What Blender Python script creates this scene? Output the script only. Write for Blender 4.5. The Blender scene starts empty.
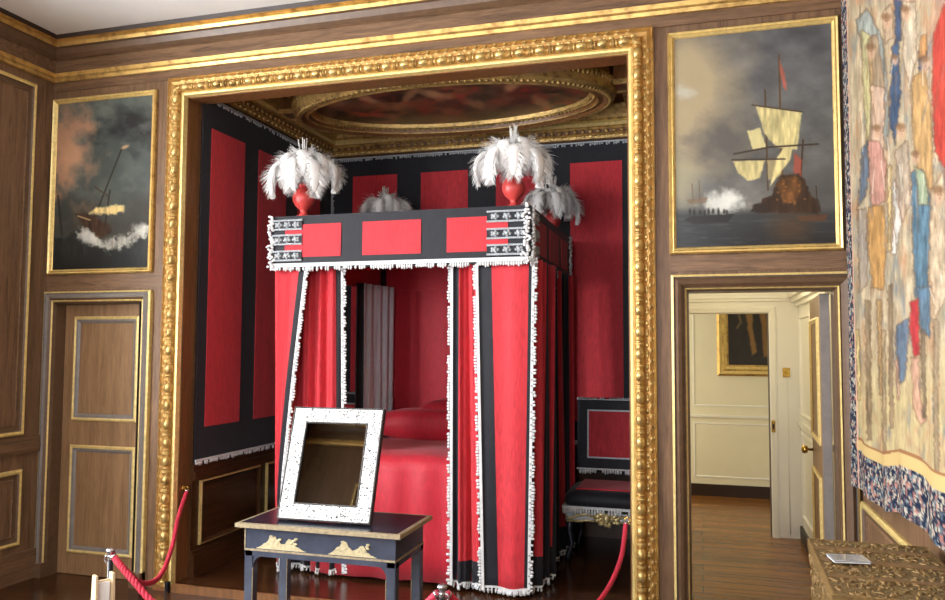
import bpy, math, random
import numpy as np
from mathutils import Vector, Matrix
random.seed(7); RNG = np.random.default_rng(7)
S = bpy.context.scene; COL = S.collection
PI = math.pi
# ------------------------------------------------------------------ camera
F = 779.24; yaw, pit, rol = [math.radians(a) for a in (16.2694, 3.47674, 0.2565)]
CAM = np.array([0, -4.5269, 1.62])
fw = np.array([-math.sin(yaw)*math.cos(pit), math.cos(yaw)*math.cos(pit), math.sin(pit)])
r0 = np.array([math.cos(yaw), math.sin(yaw), 0]); u0 = np.cross(r0, fw)
RT = math.cos(rol)*r0+math.sin(rol)*u0; UP = -math.sin(rol)*r0+math.cos(rol)*u0
def topx(P):
    d = np.asarray(P, float)-CAM; z = d@fw
    return 472.5+F*(d@RT)/z, 300-F*(d@UP)/z
cd = bpy.data.cameras.new('camera'); cam = bpy.data.objects.new('camera', cd); COL.objects.link(cam)
cd.sensor_width = 36; cd.lens = F/945*36; cd.clip_start = .05
cam.matrix_world = Matrix(((RT[0], UP[0], -fw[0], CAM[0]), (RT[1], UP[1], -fw[1], CAM[1]), (RT[2], UP[2], -fw[2], CAM[2]), (0, 0, 0, 1)))
S.camera = cam
# ------------------------------------------------------------------ mesh builder
class MB:
    def __init__(s): s.v = []; s.f = []; s.m = []; s.sm = []
    def add(s, vs, fs, m=0, smooth=False):
        o = len(s.v); s.v += [tuple(map(float, v)) for v in vs]
        s.f += [tuple(o+i for i in f) for f in fs]; s.m += [m]*len(fs); s.sm += [smooth]*len(fs); return s
    def box(s, x0, x1, y0, y1, z0, z1, m=0):
        v = [(x, y, z) for z in (z0, z1) for y in (y0, y1) for x in (x0, x1)]
        return s.add(v, [(0, 2, 3, 1), (4, 5, 7, 6), (0, 1, 5, 4), (2, 6, 7, 3), (0, 4, 6, 2), (1, 3, 7, 5)], m)
    def bbox(s, x0, x1, y0, y1, z0, z1, b=.005, m=0):          # bevelled box
        vs = []; c = ((x0, x1), (y0, y1), (z0, z1)); idx = {}
        for sx in (0, 1):
            for sy in (0, 1):
                for sz in (0, 1):
                    p = [c[0][sx], c[1][sy], c[2][sz]]; q = [x0+x1, y0+y1, z0+z1]
                    sg = [-1 if k else 1 for k in (sx, sy, sz)]
                    for a in range(3):
                        w = [p[k]+(0 if k == a else sg[k]*b) for k in range(3)]
                        idx[(sx, sy, sz, a)] = len(vs); vs.append(w)
        fs = []
        def quad(keys): fs.append(tuple(idx[k] for k in keys))
        for a in range(3):
            o1, o2 = [k for k in range(3) if k != a]
            for sd in (0, 1):
                ks = []
                for (p, q) in ((0, 0), (1, 0), (1, 1), (0, 1)):
                    t = [0, 0, 0]; t[a] = sd; t[o1] = p; t[o2] = q; ks.append((*t, a))
                quad(ks)
            for p in (0, 1):
                for q in (0, 1):
                    t0 = [0, 0, 0]; t0[o1] = p; t0[o2] = q; t1 = list(t0); t1[a] = 1
                    quad([(*t0, o1), (*t0, o2), (*t1, o2), (*t1, o1)])
        for sx in (0, 1):
            for sy in (0, 1):
                for sz in (0, 1): quad([(sx, sy, sz, a) for a in range(3)])
        return s.add(vs, fs, m)
    def lathe(s, prof, c=(0, 0, 0), n=24, m=0, ax=2):
        vs = []; fs = []
        for r, z in prof:
            for k in range(n):
                a = 2*PI*k/n; p = (r*math.cos(a), r*math.sin(a), z)
                if ax == 1: p = (p[0], -p[2], p[1])
                if ax == 0: p = (p[2], p[0], p[1])
                vs.append((c[0]+p[0], c[1]+p[1], c[2]+p[2]))
        for i in range(len(prof)-1):
            for k in range(n):
                k2 = (k+1) % n; fs.append((i*n+k, i*n+k2, (i+1)*n+k2, (i+1)*n+k))
        s.add(vs, fs, m, True)
        o = len(s.v)-len(vs); e = len(prof)-1
        s.f += [tuple(o+k for k in reversed(range(n))), tuple(o+e*n+k for k in range(n))]; s.m += [m, m]; s.sm += [False, False]
        return s
    def tube(s, pts, r, n=8, m=0, caps=True):
        pts = [Vector(p) for p in pts]; vs = []; fs = []; up = Vector((0, 0, 1)); prev = None
        for i, p in enumerate(pts):
            t = (pts[min(i+1, len(pts)-1)]-pts[max(i-1, 0)]).normalized()
            if prev is None:
                a = t.cross(up) if abs(t.z) < .95 else t.cross(Vector((1, 0, 0)))
            else: a = prev-t*prev.dot(t)
            a.normalize(); prev = a; b = t.cross(a); rr = r[i] if isinstance(r, (list, tuple)) else r
            for k in range(n):
                g = 2*PI*k/n; vs.append(p+a*math.cos(g)*rr+b*math.sin(g)*rr)
        for i in range(len(pts)-1):
            for k in range(n):
                k2 = (k+1) % n; fs.append((i*n+k, i*n+k2, (i+1)*n+k2, (i+1)*n+k))
        if caps: fs += [tuple(reversed(range(n))), tuple((len(pts)-1)*n+k for k in range(n))]
        return s.add(vs, fs, m, True)
    def blob(s, c, r, m=0, n=6, k=4, rot=None):                # ellipsoid
        rx, ry, rz = r if isinstance(r, (tuple, list)) else (r, r, r); vs = [(0, 0, -rz)]; fs = []
        for i in range(1, k):
            a = -PI/2+PI*i/k
            for j in range(n):
                b = 2*PI*j/n; vs.append((rx*math.cos(a)*math.cos(b), ry*math.cos(a)*math.sin(b), rz*math.sin(a)))
        vs.append((0, 0, rz)); L = len(vs)-1
        for j in range(n):
            j2 = (j+1) % n; fs.append((0, 1+j2, 1+j))
            for i in range(k-2): fs.append((1+i*n+j, 1+i*n+j2, 1+(i+1)*n+j2, 1+(i+1)*n+j))
            fs.append((L, 1+(k-2)*n+j, 1+(k-2)*n+j2))
        c = Vector(c)
        return s.add([c+(rot@Vector(v) if rot else Vector(v)) for v in vs], fs, m, True)
    def prism(s, poly, fn, h0, h1, m=0):                       # polygon (a,b) extruded along h through fn(a,b,h)
        n = len(poly); vs = [fn(a, b, h0) for a, b in poly]+[fn(a, b, h1) for a, b in poly]
        return s.add(vs, [tuple(range(n)), tuple(reversed(range(n, 2*n)))]+[(i, i+n, (i+1) % n+n, (i+1) % n) for i in range(n)], m)
    def rings(s, rings, mats=None, closed=True, smooth=False):
        n = len(rings[0]); vs = [p for r in rings for p in r]
        for i in range(len(rings)-1):
            fs = [(i*n+k, i*n+(k+1) % n, (i+1)*n+(k+1) % n, (i+1)*n+k) for k in range(n if closed else n-1)]
            o = len(s.v) if i == 0 else o
            if i == 0: s.v += [tuple(map(float, v)) for v in vs]
            s.f += [tuple(o+q for q in f) for f in fs]; s.m += [mats[i] if mats else 0]*len(fs); s.sm += [smooth]*len(fs)
        return s
    def rect(s, fn, a0, a1, b0, b1, prof, mats=None, open_bottom=False):   # mitred moulding round a rectangle; prof = (inset, height)
        R = []
        for d, h in prof:
            if open_bottom: R.append([fn(a0+d, b0, h), fn(a0+d, b1-d, h), fn(a1-d, b1-d, h), fn(a1-d, b0, h)])
            else: R.append([fn(a0+d, b0+d, h), fn(a0+d, b1-d, h), fn(a1-d, b1-d, h), fn(a1-d, b0+d, h)])
        return s.rings(R, mats, not open_bottom)
    def build(s, name, mats, parent=None, mods=()):
        me = bpy.data.meshes.new(name); me.from_pydata(s.v, [], s.f)
        for m in (mats if isinstance(mats, (list, tuple)) else [mats]): me.materials.append(m)
        me.polygons.foreach_set('material_index', s.m); me.polygons.foreach_set('use_smooth', s.sm); me.update()
        o = bpy.data.objects.new(name, me); COL.objects.link(o)
        if parent:
            o.parent = parent
        return o
def fixn(o):
    import bmesh
    b = bmesh.new(); b.from_mesh(o.data); bmesh.ops.recalc_face_normals(b, faces=b.faces); b.to_mesh(o.data); b.free(); return o
def tag(o, label, cat, group=None):
    o['label'] = label; o['category'] = cat
    if group: o['group'] = group
    return o
def thing(name, label, cat, loc=(0, 0, 0), rz=0, group=None):
    o = bpy.data.objects.new(name, None); COL.objects.link(o); o.location = loc; o.rotation_euler = (0, 0, rz); o.empty_display_size = .1
    return tag(o, label, cat, group)
def struct(o): o['kind'] = 'structure'; return o
def solid(o, t):
    m = o.modifiers.new('thickness', 'SOLIDIFY'); m.thickness = t; m.offset = 0; return o
def copy_tree(o, parent=None):
    c = o.copy(); COL.objects.link(c); c.parent = parent
    for ch in [x for x in bpy.data.objects if x.parent == o]: copy_tree(ch, c)
    return c
# ------------------------------------------------------------------ materials
def lin(c): return tuple(((x/255)/12.92 if x/255 <= .04045 else ((x/255+.055)/1.055)**2.4) for x in c)
class NT:
    def __init__(s, name):
        s.mat = bpy.data.materials.new(name); s.mat.use_nodes = True; s.t = s.mat.node_tree; s.b = s.t.nodes['Principled BSDF']
    def n(s, typ, **k):
        x = s.t.nodes.new(typ)
        for a, v in k.items():
            if a.startswith('i_'): x.inputs[int(a[2:]) if a[2:].isdigit() else a[2:].replace('_', ' ')].default_value = v
            else: setattr(x, a, v)
        return x
    def l(s, a, b): s.t.links.new(a, b)
    def coords(s, scale=(1, 1, 1), rot=(0, 0, 0)):
        c = s.n('ShaderNodeTexCoord'); m = s.n('ShaderNodeMapping'); m.inputs['Scale'].default_value = scale; m.inputs['Rotation'].default_value = rot
        s.l(c.outputs['Object'], m.inputs['Vector']); return m.outputs[0]
    def noise(s, v, scale, det=4, rough=.55, dist=0):
        x = s.n('ShaderNodeTexNoise'); x.inputs['Scale'].default_value = scale; x.inputs['Detail'].default_value = det
        x.inputs['Roughness'].default_value = rough; x.inputs['Distortion'].default_value = dist; s.l(v, x.inputs['Vector']); return x.outputs['Fac']
    def ramp(s, f, stops):
        x = s.n('ShaderNodeValToRGB'); e = x.color_ramp.elements
        while len(e) < len(stops): e.new(.5)
        for k, (p, c) in enumerate(stops): e[k].position = p; e[k].color = (*c, 1)
        s.l(f, x.inputs[0]); return x.outputs[0]
    def bump(s, h, strength=.2, dist=.01):
        x = s.n('ShaderNodeBump'); x.inputs['Strength'].default_value = strength; x.inputs['Distance'].default_value = dist
        s.l(h, x.inputs['Height']); s.l(x.outputs[0], s.b.inputs['Normal'])
    def setp(s, rough=.5, metal=0, spec=None, sheen=None):
        s.b.inputs['Roughness'].default_value = rough; s.b.inputs['Metallic'].default_value = metal
        if spec is not None: s.b.inputs['Specular IOR Level'].default_value = spec
        if sheen: s.b.inputs['Sheen Weight'].default_value = sheen
        return s
    def col(s, o): s.l(o, s.b.inputs['Base Color']); return s
def plain(name, c, rough=.5, metal=0, var=.12, sc=30, bump=0, spec=None):
    t = NT(name); t.setp(rough, metal, spec); v = t.coords(); f = t.noise(v, sc)
    c = lin(c); t.col(t.ramp(f, [(.25, tuple(x*(1-var) for x in c)), (.75, tuple(min(1, x*(1+var)) for x in c))]))
    if bump: t.bump(f, bump, .004)
    return t.mat
def wood(name, dark, light, axis='z', rough=.45, sc=1, boards=None, spec=.4):
    t = NT(name); t.setp(rough, 0, spec)
    s = {'z': (14, 14, .9), 'x': (.9, 14, 14), 'y': (14, .9, 14)}[axis]
    v = t.coords(tuple(q*sc for q in s)); f = t.noise(v, 2.2, 6, .6, 1.1)
    v2 = t.coords(tuple(q*sc*5 for q in s)); g = t.noise(v2, 3, 3)
    mx = t.n('ShaderNodeMix'); mx.data_type = 'FLOAT'; mx.inputs[0].default_value = .35; t.l(f, mx.inputs[2]); t.l(g, mx.inputs[3])
    a, b = lin(dark), lin(light); c = t.ramp(mx.outputs[0], [(.3, a), (.5, tuple((p+q)/2 for p, q in zip(a, b))), (.7, b)])
    if boards:                                               # plank joints: boards run along `axis`
        br = t.n('ShaderNodeTexBrick'); br.offset = .5
        br.inputs['Scale'].default_value = 1; br.inputs['Mortar Size'].default_value = .004; br.inputs['Brick Width'].default_value = 2.2; br.inputs['Row Height'].default_value = boards
        br.inputs['Color1'].default_value = (1, 1, 1, 1); br.inputs['Color2'].default_value = (.62, .62, .62, 1); br.inputs['Mortar'].default_value = (.2, .2, .2, 1)
        t.l(t.coords((1, 1, 1), (0, 0, 0 if axis == 'x' else PI/2)), br.inputs['Vector'])
        m2 = t.n('ShaderNodeMix'); m2.data_type = 'RGBA'; m2.blend_type = 'MULTIPLY'; m2.inputs[0].default_value = 1
        t.l(c, m2.inputs[6]); t.l(br.outputs[0], m2.inputs[7]); c = m2.outputs[2]
    t.col(c); t.bump(mx.outputs[0], .12, .003); return t.mat
def gold(name, c=(202, 166, 98), dark=(140, 102, 52), rough=.36, sc=14, metal=.6):
    t = NT(name); t.setp(rough, metal); v = t.coords(); f = t.noise(v, sc, 5, .65)
    t.col(t.ramp(f, [(.28, lin(dark)), (.5, lin(c)), (.75, tuple(min(1, x*1.25) for x in lin(c)))])); t.bump(f, .25, .004); return t.mat
def moire(name, c, var=.12, rough=.6, sheen=.12, spec=.25):
    t = NT(name); t.setp(rough, 0, spec, sheen)
    f = t.noise(t.coords((1, 1, .22)), 26, 5, .6, 1.6); g = t.noise(t.coords((1, 1, .1)), 170, 2)
    mx = t.n('ShaderNodeMix'); mx.data_type = 'FLOAT'; mx.inputs[0].default_value = .45; t.l(f, mx.inputs[2]); t.l(g, mx.inputs[3]); c = lin(c)
    t.col(t.ramp(mx.outputs[0], [(.34, tuple(x*(1-var) for x in c)), (.66, tuple(min(1, x*(1+var)) for x in c))])); return t.mat
def painted(name, rough=.4, spec=.4):
    t = NT(name); t.setp(rough, 0, spec); a = t.n('ShaderNodeAttribute'); a.attribute_name = 'Art'; t.col(a.outputs['Color'])
    t.bump(t.noise(t.coords(), 160, 3), .08, .002); return t.mat
M = {}
M['wood'] = wood('walnut_panel', (66, 46, 30), (140, 107, 79), 'z')
M['woodx'] = wood('walnut_rail', (66, 46, 30), (140, 107, 79), 'x')
M['woody'] = wood('walnut_rail_side', (66, 46, 30), (140, 107, 79), 'y')
M['door'] = wood('oak_door', (104, 76, 50), (160, 124, 88), 'z')
M['jamb'] = wood('dark_stained_jamb', (80, 50, 26), (142, 96, 54), 'z', .35)
M['dado'] = wood('dark_stained_dado', (48, 28, 14), (92, 58, 30), 'y', .35)
M['greywood'] = plain('grey_brown_moulding', (120, 112, 106), .4, 0, .15, 20)
M['brownmould'] = plain('brown_moulding', (96, 72, 52), .38, 0, .2, 20)
M['darkline'] = plain('dark_brown_bead', (44, 28, 20), .5)
M['floor'] = wood('polished_floor_boards', (46, 25, 14), (92, 54, 30), 'x', .22, .6, .16, .5)
M['hallfloor'] = wood('oak_floor_boards', (98, 60, 22), (176, 116, 52), 'x', .26, .6, .14, .5)
M['ceil'] = plain('plaster_ceiling', (226, 224, 220), .9, 0, .03, 3)
M['gold'] = gold('gilding'); M['goldcarve'] = gold('carved_gilding', (204, 172, 108), (128, 94, 48), .3, 12, .65)
M['goldgap'] = plain('gilding_shade_in_hollows', (172, 128, 66), .42, .45, .25, 20); M['goldold'] = gold('old_gilding', (188, 154, 92), (96, 70, 36), .42, 24, .5)  # goldgap: shade between the carved beads put into the gilding colour
M['goldpale'] = plain('pale_gilt_line', (226, 200, 130), .35, .35, .2, 40)
M['red'] = moire('crimson_watered_silk', (196, 48, 57), .22); M['black'] = moire('black_watered_silk', (33, 33, 39), .3, .55)
M['redcloth'] = moire('crimson_coverlet_silk', (188, 40, 54), .16, .5)
M['white'] = plain('white_silk_fringe', (222, 222, 222), .8, 0, .12, 60); M['silver'] = plain('silver_lace', (176, 180, 184), .5, .25, .3, 90, .2)
M['greysilk'] = moire('grey_blue_lining_silk', (214, 226, 232), .06)
M['feather'] = plain('ostrich_feather', (240, 238, 236), .95, 0, .05, 90, .5); M['quill'] = plain('egret_quill', (236, 234, 228), .7, 0, .05)
M['urn'] = plain('red_lacquer_urn', (200, 70, 66), .35, 0, .06, 10)
M['lacquer'] = plain('black_lacquer', (34, 36, 46), .22, 0, .25, 14, 0, .6); M['tablelacquer'] = plain('black_lacquer_reflection_tint', (62, 68, 82), .2, 0, .25, 12, 0, .7); M['wornedge'] = plain('worn_gilt_edge', (150, 134, 104), .5, .1, .35, 60)  # tablelacquer: black lacquer with the blue window reflection mixed into its colour
M['chinoise'] = plain('raised_gold_lacquer', (186, 172, 134), .5, .15, .25, 80, .3)
M['whiteframe'] = plain('white_enamel_blossom', (232, 232, 230), .6, 0, .06, 80)
M['bead'] = plain('dark_pewter_bead', (120, 116, 112), .35, .4, .3, 90); M['darkback'] = plain('dark_backing_board', (40, 36, 34), .6)
M['glass'] = plain('old_mirror_glass', (92, 88, 82), .03, 1, .03, 5)
M['rope'] = plain('crimson_rope', (190, 40, 64), .75, 0, .2, 120, .4); M['chrome'] = plain('polished_steel', (180, 180, 184), .18, .9, .05)
M['blackmetal'] = plain('black_metal', (24, 24, 28), .3, .3, .1); M['brass'] = plain('brass', (206, 170, 84), .25, .9, .1)
M['palewood'] = wood('pale_beech', (196, 168, 128), (226, 202, 164), 'z', .5); M['card'] = plain('white_card', (240, 240, 240), .6, 0, .02)
M['cream'] = plain('cream_paint', (236, 230, 206), .6, 0, .03, 4); M['creamlight'] = plain('white_paint', (240, 238, 230), .5, 0, .02, 4)
M['skirt'] = plain('dark_skirting', (46, 28, 20), .45); M['gilt_wood'] = gold('gilt_silvered_wood', (216, 196, 140), (110, 90, 50), .35, 70, .5)
M['silvered'] = plain('silvered_rail', (176, 178, 180), .35, .4, .15, 40)
t = NT('chest_carved_lacquer'); t.setp(.5, .1); v = t.coords((1, 1, 1)); vo = t.n('ShaderNodeTexVoronoi'); vo.inputs['Scale'].default_value = 34; vo.feature = 'SMOOTH_F1'
t.l(v, vo.inputs['Vector']); nz = t.noise(v, 46, 6, .7, 2.5)
t.col(t.ramp(nz, [(.36, lin((34, 24, 14))), (.48, lin((84, 62, 32))), (.56, lin((150, 122, 68))), (.66, lin((56, 40, 22)))])); t.bump(nz, .7, .012); M['chest'] = t.mat
M['chestband'] = plain('chest_plain_band', (112, 82, 46), .5, 0, .25, 12); M['chestgilt'] = plain('chest_gilt_relief', (118, 92, 52), .5, .2, .5, 60)
M['art'] = painted('oil_paint', .3); M['weave'] = painted('woven_wool', .95, .05)
t = NT('acrylic'); t.setp(.05); t.b.inputs['Transmission Weight'].default_value = .7; t.b.inputs['Base Color'].default_value = (.95, .97, 1, 1); M['acrylic'] = t.mat
# ------------------------------------------------------------------ flat artworks: colour attributes on fine grids
def vnoise(x, y, seed=0):
    r = np.random.default_rng(seed).random((64, 64)); xi = np.floor(x).astype(int); yi = np.floor(y).astype(int); fx = x-xi; fy = y-yi
    fx = fx*fx*(3-2*fx); fy = fy*fy*(3-2*fy); g = lambda a, b: r[a % 64, b % 64]
    return (g(xi, yi)*(1-fx)+g(xi+1, yi)*fx)*(1-fy)+(g(xi, yi+1)*(1-fx)+g(xi+1, yi+1)*fx)*fy
def fbm(x, y, seed=0, o=5):
    s = 0; a = .5; t_ = 0
    for k in range(o): s = s+a*vnoise(x*2**k, y*2**k, seed+k); t_ += a; a *= .55
    return s/t_
class Art:
    def __init__(s, P):                                      # P: (rows, cols, 3) points of the artwork's own plane
        s.sh = P.shape[:2]; s.P = P; u, v = topx(P.reshape(-1, 3)); s.u = u; s.v = v; s.c = np.zeros((len(u), 3))
    def mix(s, w, c):
        w = np.clip(w, 0, 1)[:, None]; s.c = s.c*(1-w)+np.array(c, float)*w
    def ell(s, u, v, a, b, c, soft=.5, op=1, rot=0, rag=0):
        du = s.u-u; dv = s.v-v; cr, sr = math.cos(rot), math.sin(rot); p = (du*cr+dv*sr)/a; q = (-du*sr+dv*cr)/b
        d = np.sqrt(p*p+q*q)
        if rag: d = d+rag*(fbm(s.u/6, s.v/6, int(u)) - .5)*2
        s.mix(op*np.clip((1-d)/soft+.5, 0, 1), c)
    def poly(s, pts, c, soft=.8, op=1, rag=0, var=0, edge=0):
        pts = np.array(pts, float); ins = np.zeros(len(s.u), bool); dm = np.full(len(s.u), 1e9); n = len(pts)
        uu, vv = s.u, s.v
        if rag: uu = uu+rag*(fbm(s.u/4, s.v/4, int(pts[0][0]))-.5)*2; vv = vv+rag*(fbm(s.u/4, s.v/4, int(pts[0][1])+9)-.5)*2
        for i in range(n):
            (x1, y1), (x2, y2) = pts[i], pts[(i+1) % n]
            if y1 != y2:
                c_ = ((y1 > vv) != (y2 > vv)) & (uu < (x2-x1)*(vv-y1)/(y2-y1)+x1); ins ^= c_
            L = (x2-x1)**2+(y2-y1)**2+1e-9; t_ = np.clip(((uu-x1)*(x2-x1)+(vv-y1)*(y2-y1))/L, 0, 1)
            dm = np.minimum(dm, np.hypot(uu-x1-t_*(x2-x1), vv-y1-t_*(y2-y1)))
        sd = np.where(ins, dm, -dm); w = op*np.clip(sd/soft+.5, 0, 1)
        if var:
            k = np.clip(w, 0, 1)[:, None]; cc = np.array(c, float)[None]*(1+var*(fbm(s.u/3.0, s.v/14, int(pts[0][0])+3)-.5)*2)[:, None]; s.c = s.c*(1-k)+cc*k
        else: s.mix(w, c)
        if edge: s.mix(edge*np.exp(-(sd/1.0)**2), (96, 70, 52))
    def line(s, pts, wd, c, op=1):
        for (x1, y1), (x2, y2) in zip(pts[:-1], pts[1:]):
            L = (x2-x1)**2+(y2-y1)**2+1e-9; t_ = np.clip(((s.u-x1)*(x2-x1)+(s.v-y1)*(y2-y1))/L, 0, 1)
            d = np.hypot(s.u-x1-t_*(x2-x1), s.v-y1-t_*(y2-y1)); s.mix(op*np.clip((wd-d)/.5+.5, 0, 1), c)
    def build(s, name, m, parent=None, back=(0, 0, 0)):
        r, c = s.sh; n = r*c; V = s.P.reshape(-1, 3); B = [tuple(map(float, p+np.array(back))) for p in (s.P[0, 0], s.P[0, -1], s.P[-1, -1], s.P[-1, 0])]
        i = np.arange((r-1)*(c-1)); a = (i//(c-1))*c+i % (c-1); fs = np.stack([a, a+1, a+c+1, a+c], 1).tolist()
        e = [0, c-1, n-1, n-c]; fs += [(n, n+1, n+2, n+3)]+[(e[k], e[(k+1) % 4], n+(k+1) % 4, n+k) for k in range(4)]
        me = bpy.data.meshes.new(name); me.from_pydata([tuple(p) for p in V.tolist()]+B, [], fs); me.materials.append(m)
        at = me.attributes.new('Art', 'FLOAT_COLOR', 'POINT'); x = np.clip(s.c, 0, 255)/255; l = np.where(x <= .04045, x/12.92, ((x+.055)/1.055)**2.4)
        l = np.concatenate([l, np.tile(l.mean(0)*.3, (4, 1))]); at.data.foreach_set('color', np.concatenate([l, np.ones((len(l), 1))], 1).ravel().astype('f4')); me.update()
        o = bpy.data.objects.new(name, me); COL.objects.link(o)
        if parent: o.parent = parent
        return fixn(o)
def wallgrid(x0, x1, z0, z1, y, nx, nz):
    X, Z = np.meshgrid(np.linspace(x0, x1, nx), np.linspace(z1, z0, nz)); return np.stack([X, np.full_like(X, y), Z], -1)
# ================================================================== SETTING
XW, XE, YS, HC = -4.52, .80, -5.5, 3.84
PT = .05                                                     # alcove platform height
LD = (-4.435, -3.72, 1.922); AO = (-3.374, -.383, 3.333); RD = (-.062, .695, 1.938)
TH = .12
b = MB()
for x0, x1, z0, z1 in ((XW-.1, LD[0], 0, HC), (LD[0], LD[1], LD[2], HC), (LD[1], AO[0], 0, HC), (AO[0], AO[1], AO[2], HC), (AO[1], RD[0], 0, HC), (RD[0], RD[1], RD[2], HC), (RD[1], XE+.1, 0, HC)):
    b.box(x0, x1, 0, TH, z0, z1)
b.box(LD[0]-.1, LD[1]+.1, TH+.05, TH+.08, -.1, LD[2]+.1); struct(b.build('wall_north', M['wood']))  # unseen backing behind the closed left door, added to stop outside light
b = MB().box(XW-.1, XE+.1, YS-.1, 0, -.1, 0); b.box(LD[0]-.05, LD[1]+.05, 0, TH+.06, -.1, 0); b.box(RD[0]-.05, RD[1]+.05, 0, TH+.005, -.1, -.0005); struct(b.build('floor', M['floor']))
b = MB().box(XW-.1, XE+.1, YS-.1, TH, HC, HC+.1); struct(b.build('ceiling', M['ceil']))
# reveal lining of the alcove opening (dark stained boards with gilt inner edge)
b = MB(); e = .004
b.box(AO[0]-e, AO[0]+.006, -.002, TH+.004, PT, AO[2]); b.box(AO[1]-.006, AO[1]+e, -.002, TH+.004, PT, AO[2]); b.box(AO[0], AO[1], -.002, TH+.03, AO[2]-.006, AO[2]+e)
struct(b.build('trim_1', M['jamb']))
# west wall with two windows, south wall with two windows (all outside the picture)
WW = [(-2.75, -1.65), (-4.75, -3.65)]; WZ = (.85, 3.3)
SWX = [(-3.1, -2.0), (-1.3, -.2)]
def walls_with_openings(axis, pos, rng, ops, name, m):
    b = MB(); cur = rng[0]
    def bx(a0, a1, z0, z1):
        if axis == 'x': b.box(pos-.25, pos, a0, a1, z0, z1)
        else: b.box(a0, a1, pos-.25, pos, z0, z1)
    for a0, a1 in sorted(ops): bx(cur, a0, 0, HC); bx(a0, a1, 0, WZ[0]); bx(a0, a1, WZ[1], HC); cur = a1
    bx(cur, rng[1], 0, HC); return struct(b.build(name, m))
walls_with_openings('x', XW, (YS, 0), WW, 'wall_west', M['wood'])
walls_with_openings('y', YS, (XW-.2, XE+.2), SWX, 'wall_south', M['wood'])
b = MB().box(XE, XE+.1, YS, 0, 0, HC); struct(b.build('wall_east', M['wood']))
k = 0
for axis, ops in (('x', WW), ('y', SWX)):
    for a0, a1 in ops:
        k += 1; b = MB(); pos = (XW if axis == 'x' else YS)-.12; n = 4; mz = 5
        def bar(p0, p1, z0, z1):
            if axis == 'x': b.box(pos-.03, pos+.03, p0, p1, z0, z1)
            else: b.box(p0, p1, pos-.03, pos+.03, z0, z1)
        for i in range(n+1): q = a0+(a1-a0)*i/n; w = .035 if i in (0, n) else .012; bar(max(a0, q-w), min(a1, q+w), *WZ)
        for j in range(mz+1): q = WZ[0]+(WZ[1]-WZ[0])*j/mz; w = .035 if j in (0, mz) else .012; bar(a0, a1, max(WZ[0], q-w), min(WZ[1], q+w))
        struct(b.build('window_%d' % k, M['creamlight']))
# room cornice: (z, out) profile swept round the four walls
def cornice(name):
    prof = [(3.535, .0), (3.535, .028), (3.555, .036), (3.575, .024), (3.60, .03), (3.605, .006), (3.70, .006), (3.705, .03), (3.725, .055), (3.762, .07), (3.768, .09), (3.79, .10), (3.812, .092), (3.812, .12), (3.84, .13)]
    mt = [0, 0, 0, 0, 0, 1, 1, 2, 2, 2, 0, 0, 0, 3, 3]
    b = MB(); b.rings([[(XW+h, YS+h, z), (XE-h, YS+h, z), (XE-h, -h, z), (XW+h, -h, z)] for z, h in prof], mt[:len(prof)-1])
    return struct(b.build(name, [M['gold'], M['woodx'], M['brownmould'], M['darkline']]))
cornice('trim_2')
N_ = lambda a, b_, h: (a, -h, b_)                            # north wall: a = x, b = z
def Wf(a, b_, h): return (XW+h, a, b_)
def Ef(a, b_, h): return (XE-h, a, b_)
def Sf(a, b_, h): return (a, YS+h, b_)
PANEL = [(0, 0), (0, .012), (.012, .022), (.028, .018), (.034, .006), (.06, .002), (.07, .008), (.072, 0)]; PM = [0, 0, 0, 1, 1, 2, 2]
b = MB(); 
def panel(fn, a0, a1, z0, z1): b.rect(fn, a0, a1, z0, z1, PANEL, PM)
for a0, a1 in ((-1.45, -.166), (-3.5, -2.9), (-5.4, -4.9)): panel(Wf, a0, a1, 1.0, 3.475); panel(Wf, a0, a1, .25, .765)
for a0, a1 in WW: panel(Wf, a0, a1, .25, .72)
panel(Sf, -3.62, -3.2, 1.0, 3.05); panel(Sf, -3.62, -3.2, .25, .765); panel(Sf, -1.9, -1.4, 1.0, 3.475); panel(Sf, -.1, .7, 1.0, 3.475)
for a0, a1 in SWX: panel(Sf, a0, a1, .25, .72)
for a0, a1 in ((-1.5, -.06), (-3.0, -1.6), (-5.4, -3.1)): panel(Ef, a0, a1, .25, .84); panel(Ef, a0, a1, 1.0, 3.475)
struct(b.build('trim_3', [M['goldpale'], M['brownmould'], M['woody']]))
# chair rail and skirting boards
b = MB()
for z0, z1, h in ((.875, .985, .022), (.90, .955, .034)):
    b.box(XW, XW+h, -1.6, -.02, z0, z1)
struct(b.build('trim_4', M['woody']))
b = MB(); b.box(XW, XW+.03, YS, -.02, 0, .17); b.box(XW, XW+.022, YS, -.02, .17, .2); struct(b.build('baseboard_west', M['woody']))
b = MB(); b.box(XE-.03, XE, YS, -.02, 0, .17); b.box(XE-.022, XE, YS, -.02, .17, .2); struct(b.build('baseboard_east', M['woody']))
b = MB(); b.box(XW+.03, XE-.03, YS, YS+.03, 0, .17); struct(b.build('baseboard_south', M['woodx']))
# north wall rails and stiles standing a little proud
b = MB()
b.box(XW, AO[0]-.15, -.008, 0, 2.02, 2.12); b.box(-.15, XE, -.008, 0, 2.05, 2.14); b.box(XW, XE, -.01, 0, 3.47, 3.536)
struct(b.build('trim_5', M['woodx']))
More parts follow.
